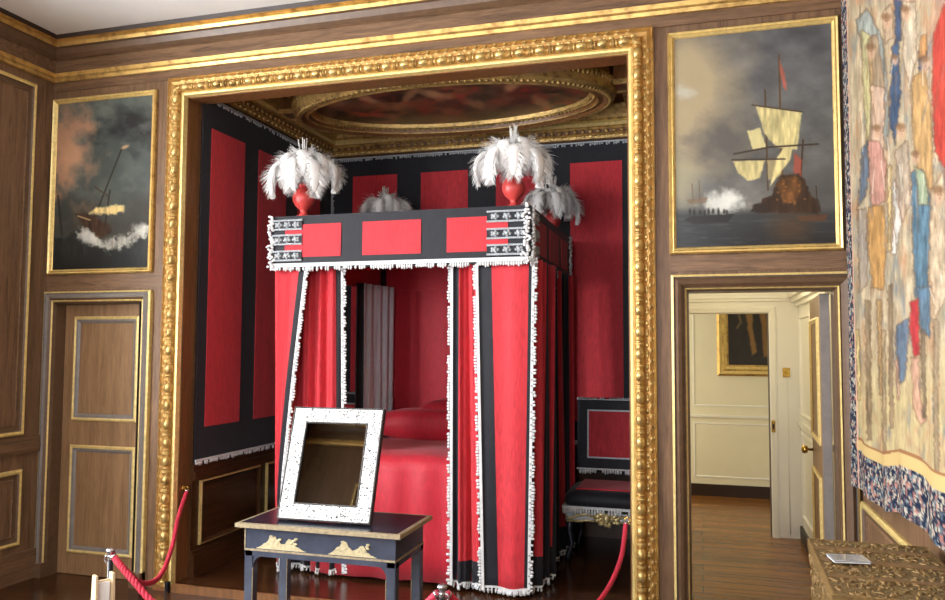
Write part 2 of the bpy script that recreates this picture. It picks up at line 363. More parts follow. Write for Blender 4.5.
# door architraves
ARCH = [(0, 0), (0, .03), (.014, .038), (.02, .03), (.04, .045), (.058, .04), (.075, .026), (.082, .03), (.09, .022), (.1, .0)]; AM = [0, 0, 1, 1, 1, 2, 0, 0, 2]
b = MB(); b.rect(N_, -4.516, -3.612, 0, 2.004, [(d*.83, h) for d, h in ARCH], AM, True); b.box(-4.516, -4.435, -.055, 0, 0, .1, 2); b.box(-3.70, -3.612, -.055, 0, 0, .1, 2)
struct(b.build('trim_6', [M['goldpale'], M['greywood'], M['brownmould']]))
b = MB(); b.rect(N_, -.152, .786, 0, 2.03, [(d*.92, h*1.3) for d, h in ARCH], [0, 0, 1, 2, 2, 2, 2, 0, 2], True)
b.box(-.152, -.06, -.06, 0, 0, .12, 2); b.box(.695, .786, -.06, 0, 0, .12, 2)
struct(b.build('trim_7', [M['goldpale'], M['greywood'], M['brownmould']]))
# jamb linings of the doorways
b = MB(); b.box(LD[0]-.02, LD[0]+.003, 0, TH+.05, 0, LD[2]); b.box(LD[1]-.003, LD[1]+.02, 0, TH+.05, 0, LD[2]); b.box(LD[0], LD[1], 0, TH+.05, LD[2]-.003, LD[2]+.02)
b.box(RD[0]-.02, RD[0]+.003, .001, TH+.01, 0, RD[2]); b.box(RD[1]-.003, RD[1]+.02, .001, TH+.01, 0, RD[2]); b.box(RD[0], RD[1], .001, TH+.01, RD[2]-.003, RD[2]+.02)
struct(b.build('trim_8', M['brownmould']))
# door_1: closed two-panel door in the left recess
d1 = struct(bpy.data.objects.new('door_1', None)); COL.objects.link(d1); d1.location = (-4.07, .09, 0)
L = lambda a, b_, h: (a+4.07, -h, b_)
b = MB(); b.box(-.360, .345, 0, .045, .004, LD[2]-.006); b.build('door_leaf', M['door'], d1)
for z0, z1 in ((1.085, 1.83), (.155, .912)):
    b = MB(); b.rect(L, -4.345, -3.79, z0, z1, [(0, 0), (0, .01), (.01, .016), (.022, .012), (.036, .01), (.046, .002), (.05, .0)], [0, 0, 0, 1, 1, 1])
    b.build('panel_moulding', [M['goldpale'], M['greywood']], d1)
# alcove shell
AX0, AX1, AY = -3.35, -.33, 2.12; AH = 3.67
b = MB(); b.box(AX0-.1, AX0, TH, AY+.1, -.05, AH); struct(b.build('wall_alcove_west', M['dado']))
b = MB(); b.box(AX0, AX1, AY, AY+.1, -.05, AH); struct(b.build('wall_alcove_north', M['dado']))
b = MB(); b.box(AX1, AX1+.1, TH, AY+.1, -.05, AH); struct(b.build('wall_alcove_east', M['dado']))
b = MB(); b.box(AX0, AX1, TH, AY, AH, AH+.1); struct(b.build('ceiling_alcove', M['jamb']))
b = MB(); b.box(AO[0]+.006, AO[1]-.006, -.035, TH, 0, PT); b.box(AX0, AX1, TH, AY, -.02, PT); struct(b.build('floor_alcove', M['floor']))
b = MB(); b.box(AO[0]+.006, AO[1]-.006, -.05, -.035, 0, PT+.006); struct(b.build('trim_9', M['jamb']))
# dado panelling on the alcove walls
b = MB()
for z0, z1, h in ((.05, .2, .03), (.2, .225, .02), (.70, .76, .025), (.76, .80, .012)): b.box(AX0, AX0+h, TH, AY, z0, z1); b.box(AX0, AX1, AY-h, AY, z0, z1); b.box(AX1-h, AX1, TH, AY, z0, z1)
AWf = lambda a, b_, h: (AX0+h, a, b_)
b.rect(AWf, .2, .97, .25, .69, [(0, 0), (0, .014), (.012, .02), (.03, .004), (.05, 0)], [1, 1, 0, 0]); b.rect(AWf, 1.06, 1.95, .25, .69, [(0, 0), (0, .014), (.012, .02), (.03, .004), (.05, 0)], [1, 1, 0, 0])
struct(b.build('trim_10', [M['dado'], M['goldpale']]))
# alcove cornice, gilded, with an egg row
prof = [(3.415, 0), (3.415, .03), (3.435, .036), (3.450, .028), (3.455, .05), (3.485, .062), (3.500, .06), (3.505, .085), (3.530, .10), (3.550, .092), (3.560, .12), (3.585, .125), (3.630, .15), (3.670, .16)]
b = MB(); b.rings([[(AX0+h, TH, z), (AX0+h, AY-h, z), (AX1-h, AY-h, z), (AX1-h, TH, z)] for z, h in prof], [0, 0, 0, 0, 2, 0, 0, 1, 1, 0, 0, 0, 0], False)
n = 44
for i in range(n):
    x = AX0+.08+(AX1-AX0-.16)*i/(n-1); b.blob((x, AY-.062, 3.47), (.02, .012, .018), 0); b.blob((x, AY-.036, 3.432), (.014, .01, .01), 1)
for i in range(30):
    y = TH+.03+(AY-TH-.1)*i/29; b.blob((AX0+.062, y, 3.47), (.012, .02, .018), 0); b.blob((AX1-.062, y, 3.47), (.012, .02, .018), 0); b.blob((AX0+.036, y, 3.432), (.01, .014, .01), 1)
struct(b.build('trim_11', [M['goldold'], M['goldpale'], M['jamb']]))
# hall beyond the right doorway
HXE = .82; PY = 2.75; FY = 4.55
b = MB(); b.box(-.30, HXE+.1, TH, PY+.1, -.1, 0); b.box(-2.6, 1.8, PY+.1, FY, -.1, 0); struct(b.build('floor_hall', M['hallfloor']))
b = MB(); b.box(HXE, HXE+.1, TH, PY, 0, 2.6); struct(b.build('wall_hall_east', M['creamlight']))
b = MB(); b.box(-.30, -.20, TH, PY, 0, 2.6); struct(b.build('wall_hall_west', M['cream']))
b = MB(); b.box(.575, HXE+.1, PY, PY+.1, 0, 2.6); b.box(-.30, .575, PY, PY+.1, 1.93, 2.6); b.box(-.30, -.15, PY, PY+.1, 0, 1.93); b.box(-2.6, -.30, PY, PY+.1, 0, 2.6); b.box(HXE+.1, 1.8, PY, PY+.1, 0, 2.6)
struct(b.build('wall_hall_north', M['creamlight']))
b = MB(); b.box(-2.6, 1.8, FY, FY+.1, 0, 2.6); struct(b.build('wall_far_room', M['cream']))
b = MB(); b.box(-2.7, -2.6, PY, FY, 0, 2.6); b.box(1.8, 1.9, PY, FY, 0, 2.6); struct(b.build('wall_far_room_sides', M['cream']))
b = MB(); b.box(-.30, HXE+.1, TH, PY+.1, 2.45, 2.565); b.box(-2.7, 1.9, PY+.1, FY+.1, 2.55, 2.65); struct(b.build('ceiling_hall', M['ceil']))
b = MB(); b.box(-2.6, 1.8, FY-.022, FY, 0, .115); b.box(-2.6, 1.8, FY-.016, FY, .115, .13); struct(b.build('baseboard_far_room', M['skirt']))
b = MB(); b.box(HXE-.02, HXE, TH+.05, PY, 0, .11); struct(b.build('baseboard_hall_east', M['skirt']))
b = MB(); FN = lambda a, b_, h: (a, FY-h, b_); HN = lambda a, b_, h: (a, PY-h, b_); HE = lambda a, b_, h: (HXE-h, a, b_)
b.box(-2.6, 1.8, FY-.02, FY, .86, .885)
for a0, a1 in ((-1.5, -.3), (-.08, 1.2)): b.rect(FN, a0, a1, .98, 2.3, [(0, 0), (0, .005), (.012, .006), (.02, 0)]); b.rect(FN, a0, a1, .2, .8, [(0, 0), (0, .005), (.012, .006), (.02, 0)])
b.rect(HN, -.22, .635, 0, 1.99, [(0, 0), (0, .02), (.015, .026), (.05, .016), (.055, .01), (.06, 0)], None, True)
b.box(-.2, HXE, PY-.03, PY, 2.035, 2.06); b.box(-.2, HXE, PY-.05, PY, 2.06, 2.085)
for h, z0, z1 in ((.03, 1.985, 2.02), (.06, 2.02, 2.06), (.09, 2.06, 2.1)): b.box(HXE-h, HXE, 1.0, PY, z0, z1)
for a0, a1 in ((1.05, 1.75), (1.9, 2.6)): b.rect(HE, a0, a1, 1.05, 1.9, [(0, 0), (0, .012), (.025, .018), (.035, 0)]); b.rect(HE, a0, a1, .2, .93, [(0, 0), (0, .012), (.025, .018), (.035, 0)])
b.box(HXE-.02, HXE, 1.0, PY, .96, 1.0)
struct(b.build('trim_12', M['creamlight']))
b = MB(); b.box(.572, .58, PY-.004, PY+.1, 0, 1.93); struct(b.build('trim_13', M['skirt']))
# door_2: the leaf of the right doorway, swung back against the hall wall
d2 = struct(bpy.data.objects.new('door_2', None)); COL.objects.link(d2); d2.location = (RD[1]-.012, TH+.015, 0); d2.rotation_euler = (0, 0, math.radians(-3))
b = MB(); b.box(-.045, 0, 0, .72, .005, 1.925); b.build('door_leaf', M['door'], d2); MB().box(-.047, .001, -.003, 0, .005, 1.925).build('edge_strip', M['greywood'], d2)
D2 = lambda a, b_, h: (-.045-h, a, b_)
for z0, z1 in ((1.08, 1.80), (.2, .9)):
    b = MB(); b.rect(D2, .1, .62, z0, z1, [(0, 0), (0, .01), (.012, .016), (.03, .006), (.05, 0)], [0, 0, 0, 1]); b.build('panel_moulding', [M['goldpale'], M['door']], d2)
b = MB(); b.lathe([(.008, .0), (.008, .03), (.022, .035), (.027, .05), (.02, .066), (.004, .07)], (0, 0, 0), 16, 0, 0)
o = b.build('door_knob', M['brass'], d2); o.location = (-.045, .67, .99); o.rotation_euler = (0, 0, PI)
# light switch, latch plate, cable
b = MB(); b.bbox(.685, .745, PY-.012, PY, 1.375, 1.455, .003); sw = tag(b.build('light_switch', M['brass']), 'brass light switch plate on the white hall pier', 'switch')
MB().blob((.715, PY-.014, 1.415), (.008, .012, .012), 0, 8, 5).build('toggle', M['brass'], sw)
b = MB(); b.tube([(.722, PY-.006, 1.375), (.722, PY-.006, .7), (.722, PY-.006, .03)], .004, 6); tag(b.build('cable', M['creamlight']), 'thin pale cable running down the white pier below the brass switch', 'cable')
b = MB(); b.bbox(.583, .615, PY-.036, PY-.028, .90, 1.0, .003); b.box(.592, .606, PY-.041, PY-.036, .925, .975, 1)
tag(b.build('latch_plate', [M['brass'], M['skirt']]), 'small brass latch plate on the edge of the white pier', 'latch')
# ================================================================== GILT SURROUND OF THE ALCOVE
gs = thing('gilt_surround', 'carved and gilded picture-frame surround of the bed alcove', 'frame', (AO[0], 0, 0))
def gpart(name, along, ornament):
    b = MB(); W = .146
    prof = [(0, 0), (0, .03), (.008, .036), (.014, .03), (.045, .045), (.062, .03), (.066, .03), (.08, .06), (.098, .07), (.114, .06), (.124, .03), (.13, .034), (.142, .03), (.146, .0)]
    return b, prof
prof = [(0, 0), (0, .03), (.007, .036), (.014, .028), (.035, .038), (.055, .03), (.062, .034), (.074, .058), (.09, .066), (.106, .058), (.116, .034), (.127, .038), (.139, .036), (.146, .0)]
FX0, FX1, FZ = AO[0]-.146, AO[1]+.146, AO[2]+.14
gm = [1, 0, 4, 4, 4, 4, 4, 4, 4, 4, 1, 1, 1]
def side(name, kind):
    b = MB(); R = []
    for d, h in prof:
        if kind == 'l': R.append([(FX0+d-AO[0], -h, .035), (FX0+d-AO[0], -h, FZ-d*.96)])
        elif kind == 'r': R.append([(FX1-d-AO[0], -h, FZ-d*.96), (FX1-d-AO[0], -h, .035)])
        else: R.append([(FX0+d-AO[0], -h, FZ-d*.96), (FX1-d-AO[0], -h, FZ-d*.96)])
    b.rings(R, gm, False)
    if kind != 't': b.box((FX0 if kind == 'l' else FX1-.146)-AO[0], (FX0+.146 if kind == 'l' else FX1)-AO[0], -.04, 0, .0, .036, 3)
    s = (lambda t_, d, h: (FX0+d-AO[0], -h, t_)) if kind == 'l' else ((lambda t_, d, h: (FX1-d-AO[0], -h, t_)) if kind == 'r' else (lambda t_, d, h: (t_-AO[0], -h, FZ-d*.96)))
    a, e = (.05, FZ-.1) if kind != 't' else (FX0+.1, FX1-.1)
    n = round((e-a)/.122); st = (e-a)/n
    ax = 2 if kind != 't' else 0
    def el(t_, d, h, wd, hh, ln, m, nn=8, kk=5):
        rr = [wd, hh, wd]; rr[ax] = ln; b.blob(s(t_, d, h), rr, m, nn, kk)
    for i in range(n):
        t_ = a+(i+.5)*st
        el(t_, .09, .048, .027, .034, .040, 0, 14, 9); el(t_-st*.36, .09, .05, .022, .026, .010, 0, 12, 7)
        for q in (.40, .46, .52): el(t_+q*st, .09, .05, .0265, .026, .0035, 1 if q == .46 else 0, 12, 5)
        for q in range(4):                                   # flat leaf band outside
            el(t_+(q/4-.36)*st, .030+.018*(q % 2), .03, .013, .010, .018, 0 if q % 2 else 2, 8, 5)
        for q in (-.3, .2): el(t_+q*st, .012, .032, .005, .006, .012, 2, 6, 4)
        el(t_+.05*st, .05, .034, .006, .007, .009, 1, 6, 4)
    return b.build(name, [M['goldcarve'], M['goldpale'], M['goldold'], M['jamb'], M['goldgap']], gs)
side('side_rail', 'l'); side('side_rail', 'r'); side('top_rail', 't')
# ================================================================== PAINTINGS
def gilt_frame(parent, fn, a0, a1, b0, b1, w=.04, name='frame'):
    b = MB(); b.rect(fn, a0, a1, b0, b1, [(0, 0), (0, .022), (w*.2, .034), (w*.45, .026), (w*.6, .03), (w*.85, .016), (w, .012), (w, 0)], [0, 0, 1, 0, 1, 0, 0]); return b.build(name, [M['gold'], M['goldpale']], parent)
t1 = thing('painting', 'gilt-framed dark oil painting of a tall ship above the open doorway', 'painting', (.293, -.004, 2.147))
def loc(fn, t_): return lambda a, b_, h: tuple(np.array(fn(a, b_, h))-np.array(t_.location))
gilt_frame(t1, loc(N_, t1), -.159, .743, 2.147, 3.425)
A = Art(wallgrid(-.12, .704, 2.186, 3.386, -.014, 250, 350)); u, v = A.u, A.v
g = np.clip((v-30)/190, 0, 1)[:, None]; A.c = np.array([84, 84, 86])*(1-g)+np.array([104, 102, 96])*g
nz = fbm(u/40, v/28, 3); A.c *= (.72+.55*fbm(u/24, v/16, 6))[:, None]
A.mix(np.clip(1.4-np.hypot((u-692)/52, (v-92)/75)+.9*(nz-.5), 0, 1)*.85, (172, 154, 118))
A.mix(np.clip(1.3-np.hypot((u-684)/10, (v-92)/6)+1.6*(fbm(u/8, v/6, 77)-.5), 0, 1)*.5, (186, 188, 184))
A.mix(np.clip(1.2-np.hypot((u-722)/38, (v-140)/27)+1.2*(fbm(u/16, v/14, 8)-.5), 0, 1)*.85, (84, 80, 78))
A.mix(np.clip(1.1-np.hypot((u-680)/26, (v-185)/34)+.6*(nz-.5), 0, 1)*.75, (160, 152, 122))
A.mix(np.clip((v-150)/40, 0, 1)*np.clip((u-770)/40, 0, 1)*.7, (70, 68, 66))
A.mix(np.clip((v-207)/8, 0, 1), (52, 54, 54)); A.mix(np.clip((v-218)/26, 0, 1), (32, 33, 34))
A.mix(np.clip((v-206)/6, 0, 1)*np.clip((fbm(u/16, v/1.6, 5)-.56)*6, 0, 1)*.3, (90, 92, 90))
A.ell(720, 203, 17, 9, (206, 206, 196), 1.2, .9, 0, .8); A.ell(730, 199, 9, 8, (216, 216, 206), 1.2, .8, 0, .8)
A.line([(779, 55), (781, 150), (783, 190)], .9, (84, 60, 34)); A.line([(765, 90), (768, 190)], .8, (70, 52, 32)); A.line([(803, 140), (800, 190)], .9, (60, 42, 26))
A.poly([(756, 106), (802, 112), (800, 124), (797, 150), (776, 147), (764, 133)], (196, 182, 126), 1.6, .95, 1, .3)
A.poly([(747, 131), (760, 128), (766, 148), (753, 150)], (196, 184, 132), 1.2, 1, 1, .1)
A.poly([(733, 161), (765, 160), (760, 178), (748, 181), (738, 173)], (190, 176, 122), 1.6, .95, 1, .3)
A.poly([(767, 160), (780, 158), (782, 176), (768, 180)], (150, 136, 100), 1.2, 1, .8, .12)
A.poly([(799, 121), (790, 160), (770, 186), (776, 160)], (206, 190, 132), 1.6, .95, .6, .25)
A.line([(734, 154), (770, 147), (818, 144)], .9, (58, 46, 36)); A.line([(732, 160), (785, 159)], .8, (58, 46, 36)); A.line([(752, 105), (803, 112)], .7, (70, 54, 36))
A.poly([(780, 60), (785, 75), (787, 92), (783, 87), (780, 74)], (160, 84, 70), 1.4, .85, 1, .2)
A.poly([(794, 152), (802, 160), (801, 178), (793, 172)], (158, 74, 58), 1.6, .8, 1)
A.poly([(758, 213), (762, 199), (772, 196), (776, 184), (781, 175), (800, 174), (806, 184), (812, 196), (818, 200), (820, 213)], (52, 36, 24), 2, 1, 2.2, .4); A.poly([(778, 184), (782, 177), (799, 177), (802, 188), (796, 204), (784, 205)], (104, 66, 32), 3, .75, 3, .6)
A.poly([(750, 212), (753, 204), (764, 203), (768, 213)], (44, 34, 28), 1.6, 1, 2)
for k in range(14): A.ell(777+RNG.random()*28, 180+RNG.random()*24, 1.2, 1, (150, 100, 50), .9, .6)
A.ell(790, 228, 20, 14, (84, 58, 34), 1.2, .55)
A.poly([(684, 220), (692, 216), (734, 214), (728, 222), (694, 224)], (34, 32, 30), 1, 1, .6)
for k in range(9): A.ell(690+k*4.6+RNG.normal(), 213.5-RNG.random()*3, 1.3, 2.4+RNG.random()*1.6, (34, 31, 30), .9, .85)
A.poly([(796, 216), (828, 214), (826, 221), (800, 221)], (84, 56, 36), 1, .9, .5); A.line([(818, 216), (816, 186)], .6, (60, 44, 32))
A.poly([(686, 200), (708, 197), (706, 203), (690, 204)], (112, 92, 70), 1, .8); A.line([(693, 200), (692, 184)], .6, (100, 84, 66), .8); A.line([(700, 199), (699, 181)], .6, (100, 84, 66), .8)
A.P = A.P-np.array(t1.location); A.build('canvas', M['art'], t1, (0, .012, 0))
t2 = thing('painting', 'narrow gilt-framed oil painting of a ship in a storm above the panelled door', 'painting', (-4.058, -.004, 2.126))
gilt_frame(t2, loc(N_, t2), -4.505, -3.618, 2.126, 3.41)
A = Art(wallgrid(-4.467, -3.656, 2.164, 3.372, -.014, 190, 300)); u, v = A.u, A.v
nz = fbm(u/26, v/24, 13); A.c = np.array([80, 86, 82])*(.7+.5*nz)[:, None]
A.mix(np.clip(1.25-np.hypot((u-128)/36, (v-125)/24)+2.2*(fbm(u/15, v/12, 23)-.5), 0, 1)*.85, (36, 36, 38)); A.mix(np.clip((fbm(u/18, v/14, 27)-.5)*4, 0, 1)*.5, (112, 116, 108))
A.mix(np.clip(1.35-np.hypot((u-64)/27, (v-152)/50)+2.2*(fbm(u/11, v/14, 21)-.5), 0, 1)*.95, (172, 130, 102))
A.mix(np.clip(1.0-np.hypot((u-66)/17, (v-160)/26)+.9*(nz-.5), 0, 1)*.85, (206, 158, 122))
A.mix(np.clip((v-190)/36, 0, 1)*.75, (56, 54, 48)); A.mix(np.clip((u-118)/30, 0, 1)*np.clip((v-180)/30, 0, 1)*.6, (44, 36, 32))
A.poly([(48, 236), (64, 240), (78, 229), (92, 240), (112, 250), (130, 244), (155, 226), (156, 275), (46, 275)], (40, 42, 40), 2, 1, 3, .4)
A.poly([(74, 238), (82, 226), (92, 233), (104, 241), (128, 234), (150, 224), (150, 230), (132, 242), (112, 252), (94, 246)], (176, 172, 160), 4, .85, 7, .5)
A.ell(90, 236, 9, 7, (214, 212, 202), .8, .7, 0, .7); A.ell(142, 229, 9, 5, (190, 188, 178), .9, .7, 0, .7)
A.mix(np.clip((v-252)/14, 0, 1)*.75, (26, 26, 26))
A.line([(122, 148), (103, 196), (92, 224)], .8, (44, 36, 30)); A.line([(110, 190), (105, 226)], .8, (44, 36, 30)); A.line([(58, 196), (62, 236)], 1, (40, 36, 32), .8)
A.poly([(74, 214), (84, 213), (110, 224), (112, 233), (100, 238), (84, 226)], (62, 44, 32), 1.8, 1, 2.4, .5)
A.poly([(88, 213), (98, 207), (112, 205), (124, 205), (124, 212), (108, 215)], (196, 172, 116), 2, 1, 2.6, .35); A.line([(78, 216), (90, 220)], .7, (196, 170, 120), .8)
A.line([(95, 187), (108, 196)], .8, (70, 56, 44)); A.ell(125, 147, 4, 1.5, (190, 150, 110), .8, .9, -.4)
A.P = A.P-np.array(t2.location); A.build('canvas', M['art'], t2, (0, .012, 0))
t3 = thing('painting', 'gold-framed dark painting of animal legs on the far hall wall', 'painting', (.6, FY, 1.32))
gilt_frame(t3, loc(FN, t3), .18, 1.15, 1.32, 2.32, .12)
A = Art(wallgrid(.3, 1.03, 1.44, 2.2, FY-.014, 90, 90)); u, v = A.u, A.v
A.c = np.array([40, 34, 28])*(.7+.7*fbm(u/8, v/10, 4))[:, None]
A.poly([(744, 300), (752, 300), (753, 330), (757, 352), (752, 356), (748, 330)], (150, 112, 58), 2, .9, 1); A.poly([(757, 300), (766, 300), (767, 335), (770, 356), (763, 357), (762, 330)], (140, 104, 54), 2, .9, 1)
A.line([(738, 312), (741, 322), (737, 328)], 1, (110, 90, 60))
A.P = A.P-np.array(t3.location); A.build('canvas', M['art'], t3, (0, .012, 0))
# ================================================================== TAPESTRY
tp = thing('tapestry', 'faded woven tapestry of robed figures with a navy floral border on the right wall', 'tapestry', (.765, -.04, 0))
ny, nzr = 260, 520
Yg, Tg = np.meshgrid(-.03-np.linspace(0, 1, ny)**1.15*3.1, np.linspace(0, 1, nzr)); s_ = -.03-Yg
bot = .915+.02*np.sin(s_*6.5+.6)*np.minimum(1, s_*3)+.05*np.clip(s_-.2, 0, 1.4)
top = 3.50; Zg = top*(1-Tg)+bot*Tg
Xg = .765-.008*np.sin(s_*7)*Tg-.01*np.sin(s_*17+1)*np.clip(Tg*1.6-.6, 0, 1)-.008
A = Art(np.stack([Xg, Yg, Zg], -1)); u, v = A.u, A.v; s1 = s_.ravel(); z1 = Zg.ravel(); b1 = bot.ravel()
A.c = np.array([196, 178, 146])*(.72+.5*fbm(u/3.2, v/26, 31))[:, None]
A.mix(np.clip((v-330)/70, 0, 1)*.8, (204, 184, 132)); A.mix((fbm(u/5, v/16, 40)-.5)*2.4, (166, 144, 112)); A.mix((fbm(u/5, v/24, 44)-.55)*3, (138, 142, 136)); A.mix((fbm(u/6, v/26, 47)-.58)*3, (190, 146, 110))
def P_(pts, c, soft=1, op=1, rag=0, var=.2):
    g = (.33*c[0]+.5*c[1]+.17*c[2]); c = tuple(.86*x+.14*g*.98 for x in c)
    A.poly(pts, c, 1.8, min(1, op*1.0), 2.0, max(.26, var*1.2), .4)
P_([(856, 20), (868, 8), (884, 40), (890, 110), (888, 150), (878, 120), (866, 60)], (150, 158, 150), 2, .9, 1.5, .35)
P_([(862, 30), (872, 36), (874, 100), (868, 150), (864, 90)], (206, 196, 132), 2, .85, 2, .25)
P_([(868, 40), (878, 34), (886, 90), (882, 140), (872, 100)], (180, 130, 80), 2, .55, 2, .3)
P_([(895, 0), (903, 0), (902, 40), (896, 44)], (66, 84, 116), 2, .9, 1, .3); P_([(893, 46), (899, 40), (902, 92), (896, 145), (890, 120)], (70, 92, 124), 2, .95, 2, .3)
P_([(872, 85), (886, 88), (884, 150), (872, 160)], (214, 178, 150), 2, .8, 2, .2); P_([(884, 12), (893, 4), (895, 36), (886, 44)], (196, 164, 130), 2, .7, 2, .3)
P_([(904, 2), (916, 2), (918, 50), (912, 90), (904, 60)], (208, 188, 158), 2, .7, 2, .3)
P_([(914, 76), (926, 70), (932, 110), (934, 190), (920, 185), (913, 130)], (190, 144, 84), 2, .85, 2, .3); P_([(919, 52), (928, 50), (929, 68), (920, 70)], (52, 76, 116), 2, .9, 1)
P_([(922, 36), (927, 34), (928, 56), (920, 58)], (202, 140, 78), 2, .9, 1); P_([(934, 36), (945, 5), (960, 0), (1100, 0), (1100, 240), (945, 168), (936, 150), (933, 90)], (204, 66, 54), 1.5, 1, 1.2, .14)
P_([(868, 142), (880, 140), (888, 165), (886, 202), (872, 206)], (206, 140, 124), 2, .8, 2, .2); P_([(862, 150), (868, 140), (870, 170), (866, 196), (860, 206)], (84, 104, 130), 2, .8, 2, .3)
P_([(869, 208), (884, 205), (888, 240), (884, 290), (873, 288), (868, 240)], (196, 144, 78), 1.6, .95, 1, .14); P_([(858, 210), (867, 208), (868, 285), (860, 292)], (166, 150, 132), 2, .8, 1, .2)
P_([(894, 180), (901, 190), (902, 225), (896, 255), (892, 252), (895, 215)], (226, 220, 206), 1.4, .95, .8, .06); P_([(888, 165), (892, 165), (892, 250), (889, 252)], (212, 184, 120), 1.2, .9)
P_([(896, 150), (908, 140), (912, 200), (904, 222), (898, 200)], (170, 150, 128), 2, .7, 2, .35)
P_([(912, 172), (924, 168), (932, 200), (928, 300), (916, 298), (913, 230)], (88, 122, 142), 1.8, .95, 1.4, .3); P_([(916, 166), (926, 172), (930, 205), (920, 205)], (172, 180, 128), 2, .75, 1)
P_([(932, 190), (945, 170), (950, 290), (936, 320), (930, 260)], (202, 176, 140), 2, .8, 2, .3)
P_([(897, 325), (910, 318), (909, 345), (906, 380), (900, 384), (897, 350)], (96, 114, 134), 1.5, .95, 1, .25); P_([(918, 288), (932, 285), (931, 338), (922, 332)], (96, 124, 146), 1.6, .95, 1, .25)
P_([(911, 302), (919, 298), (921, 355), (914, 358), (911, 335)], (200, 60, 62), 1.2, 1, .6, .12); P_([(912, 358), (920, 358), (921, 400), (928, 420), (922, 426), (914, 410)], (214, 160, 130), 1.4, .9, 1, .1)
for x0, x1, y0, y1, c in ((866, 871, 300, 440, (140, 118, 86)), (878, 882, 300, 395, (190, 150, 90)), (889, 893, 285, 428, (148, 126, 96)), (896, 899, 360, 400, (210, 160, 140)), (922, 926, 330, 418, (130, 112, 88)), (934, 939, 320, 480, (160, 138, 106)), (856, 860, 330, 400, (214, 190, 120)), (882, 886, 330, 455, (176, 152, 112))):
    P_([(x0, y0), (x1, y0), (x1+1, y1), (x0+2, y1)], c, 1.6, .85, 1.4, .3)
for k in range(60):
    x = 858+RNG.random()*90; y = RNG.random()*300; A.line([(x, y), (x+RNG.normal()*3, y+10+RNG.random()*22)], .5, [(110, 90, 70), (236, 226, 204), (150, 110, 80), (120, 130, 140)][k % 4], .55)
for k in range(120):
    x = 945+RNG.random()*900; y = -600+RNG.random()*1700; a_ = [(170, 130, 90), (90, 118, 142), (206, 184, 150), (186, 84, 68), (150, 158, 132)][k % 5]; A.ell(x, y, 12+RNG.random()*30, 50+RNG.random()*120, a_, .6, .6)
for hx, hy, q in ((888, 22, 6), (872, 52, 6), (907, 14, 6), (926, 64, 6), (878, 132, 5), (902, 132, 6), (917, 158, 5), (940, 196, 7), (896, 60, 4)):
    A.ell(hx, hy, q*.75, q*1.25, (206, 168, 136), .7, .85); A.ell(hx-1, hy-q*.9, q*.85, q*.6, (122, 90, 62), .8, .7); A.line([(hx-q*.3, hy-1), (hx+q*.4, hy-1)], .35, (96, 66, 50), .6); A.line([(hx, hy), (hx+.8, hy+q*.45)], .3, (140, 96, 76), .6)
hat = fbm(u/1.1, v/16, 201)-.5; A.c *= (1+.30*hat)[:, None]
A.c *= .87
def border(mask):
    n1 = fbm(s1*75+3*fbm(s1*30, z1*30, 7), z1*60, 51, 4); n2 = fbm(s1*50+9, z1*44, 61, 3); n3 = fbm(s1*60, z1*60+5, 71, 2)
    A.mix(mask*1.0, (32, 40, 58)); A.mix(mask*np.clip((n1-.53)*14, 0, 1)*.9, (196, 186, 162)); A.mix(mask*np.clip((n2-.62)*12, 0, 1)*.85, (172, 112, 98)); A.mix(mask*np.clip((n3-.64)*12, 0, 1)*.7, (100, 118, 128))
border((s1 < .16).astype(float)); border(((z1-b1) < .19).astype(float)); border((s1 > 2.9).astype(float)); border((z1 > 3.44).astype(float))
A.mix(((z1-b1) >= .19)*((z1-b1) < .245)*(s1 > .15)*1.0, (190, 164, 110)); A.mix((np.abs(z1-b1-.247) < .006)*(s1 > .15)*.9, (140, 96, 64)); A.mix((np.abs(s1-.168) < .007)*.9, (206, 160, 140))
A.P = A.P-np.array(tp.location)
ta = A.build('woven_cloth', M['weave'], tp)
# drop the flat backing of the generic builder (cloth hangs in waves): give thickness instead
import bmesh
bm = bmesh.new(); bm.from_mesh(ta.data); bm.verts.ensure_lookup_table(); bmesh.ops.delete(bm, geom=[bm.verts[i] for i in range(len(bm.verts)-4, len(bm.verts))], context='VERTS'); bm.to_mesh(ta.data); bm.free()
solid(ta, .006)
# ================================================================== FRINGE
def fringe(name, pts, out, parent, depth=.02, band=.016, pitch=.02, m=None, m2=None):
    """braid band along pts with a row of tufts hanging to the side `out`"""
    pts = [Vector(p) for p in pts]; out = Vector(out).normalized(); b = MB(); L = 0
    for p, q in zip(pts[:-1], pts[1:]):
        t_ = (q-p); ln = t_.length; t_.normalize(); nrm = t_.cross(out).normalized(); o_ = nrm.cross(t_).normalized(); o_ = o_ if o_.dot(out) > 0 else -o_
        a = [p+nrm*.006, q+nrm*.006, q+nrm*.006-o_*band, p+nrm*.006-o_*band]; c = [v-nrm*.012 for v in a]
        b.add(a+c, [(0, 1, 2, 3), (7, 6, 5, 4), (0, 4, 5, 1), (1, 5, 6, 2), (2, 6, 7, 3), (3, 7, 4, 0)], 0)
        n = max(1, int(ln/pitch)); rot = Matrix((t_, nrm, o_)).transposed()
        for i in range(n):
            if random.random() < .16: continue
            d = depth*(.75+.5*random.random()); cc = p+t_*(ln*(i+.5)/n)+o_*(d*.45)+nrm*random.uniform(-.003, .003)
            b.blob(cc, (pitch*(.42+.2*random.random()), .008, d*.6), 0, 6, 4, rot)
            if i % 2 == 0: b.blob(p+t_*(ln*(i+.5)/n)-o_*band*.5+nrm*.006, (pitch*.4, .005, band*.4), 1, 5, 3, rot)
    return b.build(name, [m or M['white'], m2 or M['silver']], parent)
